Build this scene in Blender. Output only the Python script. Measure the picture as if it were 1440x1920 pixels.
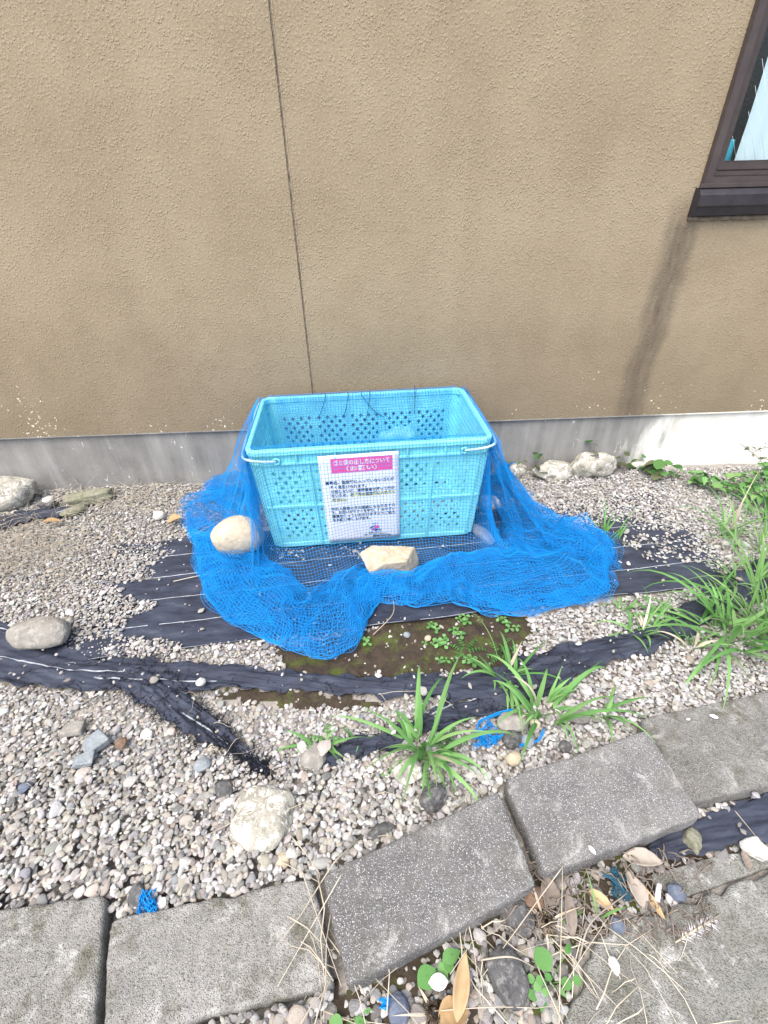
import bpy, bmesh, math, random
import numpy as np
from mathutils import Vector, Matrix

random.seed(7)
RNG = np.random.default_rng(11)
scene = bpy.context.scene
for o in list(bpy.data.objects):
    bpy.data.objects.remove(o)

# ------------------------------------------------------------------ camera, sky, sun, exposure
CAM_H, PITCH, ROLL, FPX = 1.267, 0.6155, -0.0247, 880.0
_f = np.array([0, math.cos(PITCH), -math.sin(PITCH)])
_u0 = np.array([0, math.sin(PITCH), math.cos(PITCH)])
_r0 = np.array([1.0, 0, 0])
_r = math.cos(ROLL) * _r0 + math.sin(ROLL) * _u0
_u = -math.sin(ROLL) * _r0 + math.cos(ROLL) * _u0
cam_d = bpy.data.cameras.new('camera')
cam = bpy.data.objects.new('camera', cam_d)
scene.collection.objects.link(cam)
M = Matrix.Identity(4)
for i in range(3):
    M[i][0], M[i][1], M[i][2] = _r[i], _u[i], -_f[i]
M[2][3] = CAM_H
cam.matrix_world = M
cam_d.sensor_fit = 'HORIZONTAL'
cam_d.sensor_width = 36.0
cam_d.lens = 36.0 * FPX / 1440.0
cam_d.clip_start = 0.02
cam_d.clip_end = 300
scene.camera = cam

SUN_EL, SUN_AZ = math.radians(62), math.radians(214)      # azimuth measured clockwise from +y: sun stands behind the camera, to its left
sun_dir = Vector((math.sin(SUN_AZ) * math.cos(SUN_EL), math.cos(SUN_AZ) * math.cos(SUN_EL), math.sin(SUN_EL)))
world = bpy.data.worlds.new('World')
scene.world = world
world.use_nodes = True
wn = world.node_tree
bg = wn.nodes['Background']
sky = wn.nodes.new('ShaderNodeTexSky')
sky.sky_type = 'NISHITA'
sky.sun_disc = False
sky.sun_elevation = SUN_EL
sky.sun_rotation = SUN_AZ
sky.air_density = 1.0
sky.dust_density = 5.0
sky.ozone_density = 0.6
wn.links.new(sky.outputs[0], bg.inputs[0])
bg.inputs[1].default_value = 0.15
sd = bpy.data.lights.new('sun', 'SUN')
sd.energy = 1.4
sd.angle = math.radians(50)
sd.color = (1.0, 0.965, 0.92)
sun = bpy.data.objects.new('sun', sd)
scene.collection.objects.link(sun)
sun.rotation_euler = (-sun_dir).to_track_quat('-Z', 'Y').to_euler()
sun.location = sun_dir * 20
vs = scene.view_settings
vs.view_transform = 'Standard'
vs.look = 'None'
vs.gamma = 1
vs.use_curve_mapping = False
vs.exposure = 1.17
scene.cycles.use_light_tree = False
scene.cycles.use_adaptive_sampling = True
scene.cycles.adaptive_threshold = 0.02
scene.cycles.max_bounces = 4
scene.cycles.diffuse_bounces = 2
scene.cycles.glossy_bounces = 2
scene.cycles.transmission_bounces = 4
scene.cycles.transparent_max_bounces = 16

# ------------------------------------------------------------------ places: where a line of sight meets the ground or the house wall
WALL_A, WALL_D = 0.0277, 2.105


def ray(px, py):
    d = _f * FPX + _r * (px - 720) - _u * (py - 960)
    return d / np.linalg.norm(d)


def G(px, py, z=0.0):
    d = ray(px, py)
    t = (z - CAM_H) / d[2]
    return Vector((d[0] * t, d[1] * t, z))


def W(px, py, off=0.0):
    """point on the wall plane in the wall's own axes: (along, up)"""
    d = ray(px, py)
    n = np.array([-math.sin(WALL_A), math.cos(WALL_A), 0])
    t = (WALL_D * math.cos(WALL_A) - off) / (d @ n)
    p = d * t
    s = (p[0]) * math.cos(WALL_A) + (p[1] - WALL_D) * math.sin(WALL_A)
    return s, p[2] + CAM_H


# ------------------------------------------------------------------ noise
def _hash(i, j, k, s):
    h = (i * 374761393 + j * 668265263 + k * 2147483647 + s * 1274126177) & 0xffffffff
    h = ((h ^ (h >> 13)) * 1274126177) & 0xffffffff
    return ((h ^ (h >> 16)) & 0xffff) / 65535.0


def vnoise(P, s=0):
    P = np.asarray(P, float)
    I = np.floor(P).astype(np.int64)
    F = P - I
    F = F * F * (3 - 2 * F)
    r = 0
    for a in (0, 1):
        for b in (0, 1):
            for c in (0, 1):
                w = (F[..., 0] if a else 1 - F[..., 0]) * (F[..., 1] if b else 1 - F[..., 1]) * (F[..., 2] if c else 1 - F[..., 2])
                r = r + w * _hash(I[..., 0] + a, I[..., 1] + b, I[..., 2] + c, s)
    return r * 2 - 1


def fbm(P, s=0, o=3):
    P = np.asarray(P, float)
    r, a = 0, 1.0
    for k in range(o):
        r = r + a * vnoise(P * (2.03 ** k), s + k * 17)
        a *= 0.5
    return r


def P3(x, y, z=0.0):
    x = np.asarray(x, float)
    return np.stack([x, np.asarray(y, float) + 0 * x, z + 0 * x], -1)


# ------------------------------------------------------------------ materials
class NT:
    def __init__(s, name):
        s.m = bpy.data.materials.new(name)
        s.m.use_nodes = True
        s.t = s.m.node_tree
        s.b = s.t.nodes['Principled BSDF']
        s.out = s.t.nodes['Material Output']

    def n(s, kind, **kw):
        nd = s.t.nodes.new('ShaderNode' + kind)
        for k, v in kw.items():
            if k.startswith('i_'):
                key = k[2:]
                nd.inputs[int(key) if key.isdigit() else key].default_value = v
            else:
                setattr(nd, k, v)
        return nd

    def l(s, a, b):
        s.t.links.new(a, b)

    def co(s, scale=(1, 1, 1), which='Object', rot=(0, 0, 0)):
        tc = s.n('TexCoord')
        mp = s.n('Mapping')
        mp.inputs['Scale'].default_value = scale
        mp.inputs['Rotation'].default_value = rot
        s.l(tc.outputs[which], mp.inputs[0])
        return mp.outputs[0]

    def noise(s, v, scale, detail=3, rough=0.5, dist=0.0):
        nd = s.n('TexNoise')
        nd.inputs['Scale'].default_value = scale
        nd.inputs['Detail'].default_value = detail
        nd.inputs['Roughness'].default_value = rough
        nd.inputs['Distortion'].default_value = dist
        s.l(v, nd.inputs['Vector'])
        return nd.outputs['Fac']

    def ramp(s, v, *stops, interp='LINEAR'):
        r = s.n('ValToRGB')
        e = r.color_ramp.elements
        r.color_ramp.interpolation = interp
        while len(e) < len(stops):
            e.new(0.5)
        for el, (p, c) in zip(e, stops):
            el.position = p
            el.color = c if len(c) == 4 else (*c, 1) if len(c) == 3 else c
        s.l(v, r.inputs[0])
        return r.outputs[0]

    def gray(s, v, *stops, interp='LINEAR'):
        return s.ramp(v, *[(p, (g, g, g, 1)) for p, g in stops], interp=interp)

    def mix(s, f, a, b, mode='MIX'):
        m = s.n('Mix', data_type='RGBA', blend_type=mode)
        for inp, val in ((m.inputs['Factor'], f), (m.inputs['A'], a), (m.inputs['B'], b)):
            if hasattr(val, 'type') or hasattr(val, 'is_linked'):
                s.l(val, inp)
            else:
                inp.default_value = val if not isinstance(val, tuple) or len(val) == 4 else (*val, 1)
        # RGBA mix sockets share names: use indices
        return m.outputs['Result']

    def math(s, op, a, b=0.0):
        m = s.n('Math', operation=op)
        for k, val in ((0, a), (1, b)):
            if hasattr(val, 'is_linked'):
                s.l(val, m.inputs[k])
            else:
                m.inputs[k].default_value = val
        return m.outputs[0]

    def bump(s, h, dist=0.003, strength=1.0, prev=None):
        b = s.n('Bump')
        b.inputs['Distance'].default_value = dist
        b.inputs['Strength'].default_value = strength
        s.l(h, b.inputs['Height'])
        if prev is not None:
            s.l(prev, b.inputs['Normal'])
        s.l(b.outputs[0], s.b.inputs['Normal'])
        return b.outputs[0]

    def color(s, v):
        if hasattr(v, 'is_linked'):
            s.l(v, s.b.inputs['Base Color'])
        else:
            s.b.inputs['Base Color'].default_value = (*v, 1)

    def rough(s, v):
        s.b.inputs['Roughness'].default_value = v

    def translucent(s, f, col):
        tr = s.n('BsdfTranslucent')
        if hasattr(col, 'is_linked'):
            s.l(col, tr.inputs[0])
        else:
            tr.inputs[0].default_value = (*col, 1)
        mx = s.n('MixShader')
        mx.inputs[0].default_value = f
        s.l(s.b.outputs[0], mx.inputs[1])
        s.l(tr.outputs[0], mx.inputs[2])
        s.l(mx.outputs[0], s.out.inputs[0])


# Mix node: RGBA sockets are the ones at indices 6, 7 and result 2
def _mix(s, f, a, b, mode='MIX'):
    m = s.n('Mix', data_type='RGBA', blend_type=mode)
    for idx, val in ((0, f), (6, a), (7, b)):
        if hasattr(val, 'is_linked'):
            s.l(val, m.inputs[idx])
        elif idx == 0:
            m.inputs[0].default_value = val
        else:
            m.inputs[idx].default_value = (*val[:3], 1)
    return m.outputs[2]


NT.mix = _mix
MAT = {}


def simple(name, col, rough=0.6, spec=0.5, metal=0.0, var=0.0, nscale=40, bump=0.0, bscale=120):
    t = NT(name)
    t.rough(rough)
    t.b.inputs['Specular IOR Level'].default_value = spec
    t.b.inputs['Metallic'].default_value = metal
    if var > 0:
        v = t.co()
        n = t.noise(v, nscale, 4, 0.6)
        lo = tuple(c * (1 - var) for c in col)
        hi = tuple(min(1, c * (1 + var)) for c in col)
        t.color(t.ramp(n, (0.3, lo), (0.7, hi)))
        if bump:
            t.bump(t.noise(v, bscale, 3, 0.6), bump)
    else:
        t.color(col)
    MAT[name] = t.m
    return t


# stucco: sprayed lumps pressed flat, grime runs, chipped paint
def make_stucco():
    t = NT('stucco')
    v = t.co()
    sep = t.n('SeparateXYZ')
    t.l(v, sep.inputs[0])
    x, z = sep.outputs[0], sep.outputs[2]
    n1 = t.noise(v, 125, 4, 0.55, 0.2)
    lumps = t.gray(n1, (0.46, 0), (0.60, 1), interp='EASE')
    vo = t.n('TexVoronoi')
    vo.inputs['Scale'].default_value = 104
    wn_ = t.n('TexNoise')
    wn_.inputs['Scale'].default_value = 60
    t.l(v, wn_.inputs['Vector'])
    ws = t.n('VectorMath', operation='SCALE')
    t.l(wn_.outputs['Color'], ws.inputs[0])
    ws.inputs['Scale'].default_value = 0.012
    wa = t.n('VectorMath', operation='ADD')
    t.l(v, wa.inputs[0])
    t.l(ws.outputs[0], wa.inputs[1])
    t.l(wa.outputs[0], vo.inputs['Vector'])
    pick_ = t.gray(t.noise(v, 30, 3, 0.6), (0.42, 0.0), (0.56, 1.0))
    lum2 = t.math('MULTIPLY', t.gray(vo.outputs['Distance'], (0.26, 1), (0.46, 0), interp='EASE'), pick_)
    fine = t.noise(v, 420, 3, 0.6)
    h = t.math('ADD', t.math('MULTIPLY', lumps, 0.22), t.math('MULTIPLY', lum2, 1.0))
    h = t.math('ADD', h, t.math('MULTIPLY', fine, 0.16))
    h = t.math('MULTIPLY', h, t.gray(t.noise(v, 2.1, 4, 0.6), (0.32, 0.45), (0.62, 1.15)))
    t.bump(h, 0.0020, 0.8)
    mott = t.noise(v, 2.3, 4, 0.6)
    col = t.ramp(mott, (0.28, (0.226, 0.182, 0.121)), (0.52, (0.278, 0.230, 0.157)), (0.74, (0.316, 0.267, 0.187)))
    col = t.mix(t.math('MULTIPLY', t.math('MAXIMUM', lumps, lum2), 0.36), col, (0.375, 0.33, 0.24))
    # grime run under the end of the window sill, and broad faint ones elsewhere
    wob = t.math('MULTIPLY', t.math('SUBTRACT', t.noise(t.co((1, 1, 3)), 1.6, 3, 0.6), 0.5), 0.10)
    sx, sz = W(1300, 415)
    dx = t.math('ABSOLUTE', t.math('ADD', t.math('SUBTRACT', x, sx - 0.035), wob))
    run = t.gray(dx, (0.0, 1.0), (0.04, 0.7), (0.092, 0.0), interp='EASE')
    below = t.gray(t.math('DIVIDE', z, 2.0), ((sz - 0.02) / 2.0, 1.0), ((sz + 0.10) / 2.0, 0.0))
    grn = t.gray(t.noise(t.co((1, 1, 0.25)), 26, 4, 0.65), (0.2, 0.35), (0.62, 1.0))
    run = t.math('MULTIPLY', t.math('MULTIPLY', run, below), grn)
    col = t.mix(t.math('MULTIPLY', run, 0.92), col, (0.088, 0.072, 0.058))
    streak = t.gray(t.noise(t.co((9, 9, 0.5)), 1.0, 4, 0.6), (0.52, 0.0), (0.75, 1.0))
    col = t.mix(t.math('MULTIPLY', streak, 0.09), col, (0.17, 0.135, 0.095))
    # soil splash along the foot of the wall, broken up
    foot = t.gray(t.math('ADD', z, t.math('MULTIPLY', t.math('SUBTRACT', t.noise(v, 7, 4, 0.7), 0.5), 0.5)), (0.30, 0.75), (0.85, 0.0))
    col = t.mix(t.math('MULTIPLY', foot, 0.6), col, (0.15, 0.12, 0.08))
    # bare chips where the coat has come off near the foot
    chip = t.noise(v, 58, 3, 0.6)
    zone = t.noise(v, 3.4, 2, 0.5)
    low = t.gray(z, (0.34, 0.13), (0.70, 0.0))
    thr = t.math('ADD', t.math('ADD', chip, t.math('MULTIPLY', t.math('SUBTRACT', zone, 0.5), 0.42)), low)
    chips = t.gray(thr, (0.802, 0.0), (0.810, 1.0))
    col = t.mix(t.math('MULTIPLY', chips, 0.9), col, (0.80, 0.74, 0.62))
    t.color(col)
    t.rough(0.85)
    t.b.inputs['Specular IOR Level'].default_value = 0.25
    MAT['stucco'] = t.m


def make_foundation():
    t = NT('foundation_render')
    v = t.co()
    sep = t.n('SeparateXYZ')
    t.l(v, sep.inputs[0])
    x, z = sep.outputs[0], sep.outputs[2]
    base = t.ramp(t.noise(v, 5, 5, 0.6), (0.3, (0.165, 0.165, 0.16)), (0.7, (0.265, 0.265, 0.255)))
    runs = t.noise(t.co((14, 14, 1.3), rot=(0, 0.35, 0)), 1.0, 4, 0.6)
    base = t.mix(t.gray(runs, (0.42, 0.0), (0.75, 0.5)), base, (0.42, 0.425, 0.41))
    base = t.mix(t.gray(t.noise(t.co((10, 10, 1.0)), 1.3, 4, 0.6), (0.5, 0.0), (0.8, 0.45)), base, (0.15, 0.15, 0.14))
    # lime wash on the stretch beyond the joint
    wob = t.math('MULTIPLY', t.math('SUBTRACT', t.noise(t.co((3, 3, 1)), 3.2, 4, 0.65), 0.5), 0.5)
    e = t.math('ADD', t.math('SUBTRACT', x, W(1205, 815)[0]), t.math('ADD', wob, t.math('MULTIPLY', z, -0.25)))
    wash = t.gray(t.math('ADD', e, 0.5), (0.42, 0.0), (0.62, 1.0), interp='EASE')
    wcol = t.ramp(t.noise(t.co((6, 6, 1.2)), 2.2, 4, 0.6), (0.3, (0.66, 0.65, 0.60)), (0.6, (0.80, 0.80, 0.76)))
    col = t.mix(wash, base, wcol)
    # efflorescence
    eff = t.noise(t.co((1, 1, 0.3)), 24, 3, 0.7, 1.5)
    col = t.mix(t.gray(eff, (0.675, 0.0), (0.72, 0.85)), col, (0.72, 0.72, 0.69))
    spk = t.noise(v, 240, 2, 0.5)
    col = t.mix(t.gray(spk, (0.62, 0.0), (0.75, 0.35)), col, (0.55, 0.54, 0.5))
    t.color(col)
    t.rough(0.9)
    hh = t.math('ADD', t.noise(v, 180, 3, 0.6), t.math('MULTIPLY', t.noise(v, 20, 3, 0.6), 1.5))
    t.bump(hh, 0.0015, 0.8)
    MAT['foundation_render'] = t.m


def make_concrete(name, lo, hi, speck, mossy=0.0, spk_amt=0.8, relief=0.0022, pale_amt=0.45):
    t = NT(name)
    v = t.co()
    base = t.ramp(t.noise(v, 7, 5, 0.65), (0.28, lo), (0.72, hi))
    info = t.n('ObjectInfo')
    hsv = t.n('HueSaturation')
    t.l(base, hsv.inputs['Color'])
    t.l(t.math('ADD', t.math('MULTIPLY', info.outputs['Random'], 0.35), 0.82), hsv.inputs['Value'])
    base = hsv.outputs[0]
    vo = t.n('TexVoronoi')
    vo.inputs['Scale'].default_value = 290
    t.l(v, vo.inputs['Vector'])
    mask = t.gray(vo.outputs['Distance'], (0.22, 1.0), (0.46, 0.0))
    pick = t.gray(t.noise(v, 150, 2, 0.5), (0.38, 0.0), (0.54, 1.0))
    col = t.mix(t.math('MULTIPLY', t.math('MULTIPLY', mask, pick), spk_amt), base, speck)
    dark = t.gray(t.noise(v, 310, 2, 0.6), (0.30, 0.75), (0.46, 0.0))
    col = t.mix(dark, col, (0.05, 0.05, 0.05))
    if mossy:
        mo = t.gray(t.noise(v, 11, 5, 0.7), (0.47, 0.0), (0.70, 1.0))
        col = t.mix(t.math('MULTIPLY', mo, mossy), col, (0.085, 0.085, 0.055))
    pale = t.gray(t.noise(v, 17, 5, 0.72, 0.6), (0.56, 0.0), (0.70, 1.0))
    col = t.mix(t.math('MULTIPLY', pale, pale_amt), col, (0.58, 0.59, 0.58))
    t.color(col)
    t.rough(0.93)
    t.b.inputs['Specular IOR Level'].default_value = 0.2
    h = t.math('ADD', t.math('MULTIPLY', mask, 0.7), t.noise(v, 260, 3, 0.65))
    h = t.math('ADD', h, t.math('MULTIPLY', t.noise(v, 34, 3, 0.6), 1.2))
    t.bump(h, relief, 0.95)
    MAT[name] = t.m


def make_soil():
    t = NT('soil')
    v = t.co()
    c = t.ramp(t.noise(v, 30, 6, 0.7), (0.3, (0.022, 0.016, 0.010)), (0.7, (0.062, 0.045, 0.030)))
    moss = t.gray(t.noise(v, 9, 5, 0.7), (0.50, 0.0), (0.62, 0.9))
    c = t.mix(moss, c, (0.060, 0.080, 0.012))
    t.color(c)
    t.rough(0.95)
    t.bump(t.math('ADD', t.noise(v, 110, 5, 0.7), t.noise(v, 30, 3, 0.6)), 0.006, 1.0)
    MAT['soil'] = t.m


def make_grit():
    t = NT('grit')
    v = t.co()
    c = t.ramp(t.noise(v, 160, 5, 0.7), (0.3, (0.17, 0.155, 0.135)), (0.7, (0.42, 0.40, 0.37)))
    c = t.mix(t.gray(t.noise(v, 5, 4, 0.6), (0.5, 0.0), (0.7, 0.5)), c, (0.16, 0.13, 0.10))
    t.color(c)
    t.rough(0.95)
    t.bump(t.noise(v, 240, 4, 0.7), 0.004, 1.0)
    MAT['grit'] = t.m


def make_fabric():
    t = NT('weed_fabric')
    v = t.co()
    wv = t.n('TexWave', wave_type='BANDS', bands_direction='X')
    wv.inputs['Scale'].default_value = 150
    wv.inputs['Distortion'].default_value = 0.6
    t.l(v, wv.inputs['Vector'])
    dust = t.noise(t.co((1, 3.5, 1)), 7, 6, 0.7)
    c = t.ramp(dust, (0.34, (0.012, 0.014, 0.024)), (0.60, (0.045, 0.056, 0.085)), (0.78, (0.12, 0.125, 0.135)))
    c = t.mix(t.math('MULTIPLY', wv.outputs['Fac'], 0.25), c, (0.055, 0.07, 0.115))
    t.color(c)
    t.rough(0.62)
    t.b.inputs['Specular IOR Level'].default_value = 0.35
    t.bump(t.math('ADD', t.math('MULTIPLY', wv.outputs['Fac'], 0.35), t.noise(v, 45, 4, 0.6)), 0.0022, 0.8)
    MAT['weed_fabric'] = t.m


def make_pebble():
    t = NT('pebble')
    at = t.n('Attribute', attribute_type='INSTANCER', attribute_name='pc')
    v = t.co()
    n = t.noise(v, 2.2, 4, 0.65)
    c = t.mix(t.gray(n, (0.35, 0.0), (0.75, 0.45)), at.outputs['Color'], (0.75, 0.72, 0.66), 'MULTIPLY')
    t.color(c)
    t.rough(0.72)
    t.b.inputs['Specular IOR Level'].default_value = 0.35
    t.bump(t.noise(v, 7, 4, 0.65), 0.04, 0.6)
    MAT['pebble'] = t.m


def make_stone(name, lo, hi, spot=None, scale=18, amt=0.6, lich=None):
    t = NT(name)
    v = t.co()
    c = t.ramp(t.noise(v, scale, 6, 0.68, 0.4), (0.28, lo), (0.72, hi))
    if spot:
        c = t.mix(t.math('MULTIPLY', t.gray(t.noise(v, scale * 2.7, 5, 0.7), (0.5, 0.0), (0.62, 1.0)), amt), c, spot)
    if lich:
        c = t.mix(t.gray(t.noise(v, 30, 5, 0.75, 0.8), (0.48, 0.0), (0.60, 0.9)), c, lich)
    t.color(c)
    t.rough(0.82)
    t.b.inputs['Specular IOR Level'].default_value = 0.3
    t.bump(t.math('ADD', t.noise(v, 60, 5, 0.7), t.noise(v, 190, 3, 0.6)), 0.004, 0.8)
    MAT[name] = t.m


def make_leaf(name, lo, hi, trans=0.35, nscale=25):
    t = NT(name)
    info = t.n('ObjectInfo')
    v = t.co()
    f = t.math('ADD', t.math('MULTIPLY', info.outputs['Random'], 0.6), t.math('MULTIPLY', t.noise(v, nscale, 3, 0.6), 0.5))
    c = t.ramp(f, (0.25, lo), (0.85, hi))
    t.color(c)
    t.rough(0.65)
    t.b.inputs['Specular IOR Level'].default_value = 0.2
    t.translucent(trans, c)
    MAT[name] = t.m


make_stucco(); make_foundation(); make_soil(); make_grit(); make_fabric(); make_pebble()
make_concrete('paver_concrete', (0.115, 0.115, 0.116), (0.24, 0.24, 0.24), (0.66, 0.67, 0.68), 0.35)
make_concrete('paver_concrete_pale', (0.15, 0.15, 0.142), (0.35, 0.35, 0.335), (0.62, 0.62, 0.60), 0.85, 0.75, 0.0036)
make_concrete('slab_concrete', (0.15, 0.155, 0.14), (0.33, 0.335, 0.315), (0.55, 0.55, 0.52), 0.75, 0.35, 0.0034, 0.85)
make_stone('stone_cream', (0.34, 0.30, 0.23), (0.60, 0.55, 0.44), (0.30, 0.23, 0.14), 14, 0.35)
make_stone('stone_tan', (0.30, 0.25, 0.17), (0.52, 0.46, 0.35), (0.62, 0.57, 0.47), 16, 0.5)
make_stone('stone_grey', (0.17, 0.165, 0.15), (0.34, 0.325, 0.29), (0.42, 0.41, 0.38), 16, 0.5)
make_stone('stone_white', (0.46, 0.45, 0.42), (0.72, 0.71, 0.68), (0.26, 0.25, 0.21), 16, 0.5)
make_stone('stone_lichen', (0.22, 0.215, 0.18), (0.42, 0.41, 0.36), (0.14, 0.14, 0.10), 20, 0.5, (0.70, 0.69, 0.63))
make_stone('stone_slate', (0.16, 0.185, 0.205), (0.30, 0.335, 0.36), (0.42, 0.45, 0.46), 14, 0.4)
make_stone('stone_dark', (0.045, 0.047, 0.05), (0.13, 0.13, 0.13), (0.36, 0.36, 0.35), 30, 0.35)
make_stone('stone_blue', (0.075, 0.095, 0.14), (0.16, 0.19, 0.25), (0.30, 0.33, 0.38), 20, 0.3)
make_stone('stone_moss', (0.15, 0.155, 0.11), (0.32, 0.32, 0.25), (0.10, 0.12, 0.05), 16, 0.6)
make_stone('stone_brown', (0.12, 0.075, 0.05), (0.22, 0.15, 0.11), (0.30, 0.24, 0.19), 16, 0.4)
make_leaf('grass_green', (0.085, 0.24, 0.06), (0.25, 0.48, 0.17), 0.35, 9)
make_leaf('grass_pale', (0.12, 0.29, 0.08), (0.28, 0.46, 0.18), 0.4, 9)
make_leaf('herb_green', (0.10, 0.27, 0.075), (0.22, 0.44, 0.16), 0.35)
make_leaf('vine_green', (0.035, 0.11, 0.03), (0.11, 0.25, 0.07), 0.3)
make_leaf('vine_dull', (0.06, 0.075, 0.035), (0.15, 0.17, 0.09), 0.2)
make_leaf('straw', (0.36, 0.31, 0.23), (0.66, 0.61, 0.50), 0.15)
make_leaf('dead_leaf_tan', (0.36, 0.25, 0.13), (0.56, 0.42, 0.25), 0.2)
make_leaf('dead_leaf_grey', (0.20, 0.17, 0.145), (0.40, 0.36, 0.31), 0.15)
make_leaf('twig', (0.13, 0.10, 0.075), (0.26, 0.21, 0.16), 0.0)
simple('frame_bronze', (0.070, 0.057, 0.056), 0.42, 0.5, 0.25, 0.18, 22)
simple('sill_bronze', (0.030, 0.028, 0.034), 0.5, 0.45, 0.2, 0.3, 18)
simple('sealant', (0.20, 0.17, 0.14), 0.9, 0.2, 0, 0.4, 40, 0.003, 160)
simple('room_dark', (0.02, 0.035, 0.05), 0.9)
simple('wire', (0.62, 0.72, 0.78), 0.5, 0.5, 0.3)
simple('curtain_white', (0.66, 0.76, 0.79), 0.8, 0.3)
simple('cyan_plastic', (0.02, 0.40, 0.52), 0.4)
t = simple('crate_plastic', (0.28, 0.84, 0.88), 0.45, 0.4, 0, 0.14, 16)
t.translucent(0.14, (0.16, 0.84, 0.92))
simple('handle_wire', (0.36, 0.56, 0.62), 0.4, 0.5, 0.2, 0.15, 30)
t = simple('net_blue', (0.006, 0.30, 0.80), 0.55, 0.3, 0, 0.16, 6)
t.translucent(0.12, (0.004, 0.34, 0.88))
simple('shred_teal', (0.012, 0.09, 0.15), 0.6)
simple('cord_blue', (0.012, 0.028, 0.11), 0.6)
simple('paper', (0.86, 0.87, 0.86), 0.32, 0.5)
simple('print_pink', (0.82, 0.10, 0.36), 0.4)
simple('print_white', (0.86, 0.86, 0.86), 0.4)
simple('print_black', (0.018, 0.02, 0.03), 0.4)
simple('print_yellow', (0.80, 0.78, 0.33), 0.4)
simple('print_blue', (0.03, 0.07, 0.26), 0.4)
simple('print_green', (0.02, 0.25, 0.20), 0.4)
simple('print_violet', (0.42, 0.14, 0.52), 0.4)
simple('stitch_white', (0.30, 0.33, 0.37), 0.8, 0.2, 0, 0.2, 60)
simple('frayed_black', (0.012, 0.013, 0.02), 0.8, 0.2)
simple('shell_white', (0.80, 0.78, 0.80), 0.45, 0.4, 0, 0.08, 30)
t = simple('bag_film', (0.30, 0.75, 0.85), 0.22, 0.5)
t.translucent(0.55, (0.2, 0.75, 0.88))
gl = NT('wired_glass')
_tr = gl.n('BsdfTransparent')
_tr.inputs[0].default_value = (0.93, 0.97, 0.98, 1)
_gs = gl.n('BsdfGlossy')
_gs.inputs['Roughness'].default_value = 0.09
_lw = gl.n('LayerWeight')
_fr = gl.n('Math', operation='MULTIPLY_ADD')
_pw = gl.n('Math', operation='POWER')
gl.l(_lw.outputs['Facing'], _pw.inputs[0])
_pw.inputs[1].default_value = 4.0
gl.l(_pw.outputs[0], _fr.inputs[0])
_fr.inputs[1].default_value = 0.5
_fr.inputs[2].default_value = 0.05
_bp = gl.n('Bump')
_bp.inputs['Distance'].default_value = 0.0008
gl.l(gl.noise(gl.co(), 150, 2, 0.5), _bp.inputs['Height'])
gl.l(_bp.outputs[0], _gs.inputs['Normal'])
_mx = gl.n('MixShader')
gl.l(_fr.outputs[0], _mx.inputs[0])
gl.l(_tr.outputs[0], _mx.inputs[1])
gl.l(_gs.outputs[0], _mx.inputs[2])
gl.l(_mx.outputs[0], gl.out.inputs[0])
MAT['wired_glass'] = gl.m

# ------------------------------------------------------------------ object helpers
COL = scene.collection


def tag(o, label=None, cat=None, group=None, kind=None):
    for k, v in (('label', label), ('category', cat), ('group', group), ('kind', kind)):
        if v:
            o[k] = v
    return o


def link(o, parent=None):
    COL.objects.link(o)
    if parent is not None:
        o.parent = parent
    return o


def empty(name, loc=(0, 0, 0), rz=0.0, parent=None):
    o = bpy.data.objects.new(name, None)
    o.empty_display_size = 0.05
    o.location = loc
    o.rotation_euler = (0, 0, rz)
    return link(o, parent)


def mesh(name, verts, faces, mat, smooth=False):
    me = bpy.data.meshes.new(name)
    me.from_pydata([tuple(v) for v in verts], [], [tuple(f) for f in faces])
    if mat:
        me.materials.append(MAT[mat])
    if smooth:
        me.shade_smooth()
    me.update()
    return me


def obj(name, verts, faces, mat, parent=None, smooth=False, loc=None, rz=0.0):
    o = bpy.data.objects.new(name, mesh(name, verts, faces, mat, smooth))
    if loc is not None:
        o.location = loc
        o.rotation_euler = (0, 0, rz)
    return link(o, parent)


def from_bm(name, bm, mat, parent=None, smooth=False):
    me = bpy.data.meshes.new(name)
    bm.to_mesh(me)
    bm.free()
    me.materials.append(MAT[mat])
    if smooth:
        me.shade_smooth()
    o = bpy.data.objects.new(name, me)
    return link(o, parent)


def box(name, x0, x1, y0, y1, z0, z1, mat, parent=None, bev=0.0, seg=2):
    bm = bmesh.new()
    bmesh.ops.create_cube(bm, size=1)
    for v in bm.verts:
        v.co = Vector(((x0 + x1) / 2 + v.co.x * (x1 - x0), (y0 + y1) / 2 + v.co.y * (y1 - y0), (z0 + z1) / 2 + v.co.z * (z1 - z0)))
    if bev:
        bmesh.ops.bevel(bm, geom=bm.edges[:], offset=bev, segments=seg, affect='EDGES', profile=0.7)
    return from_bm(name, bm, mat, parent)


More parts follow.
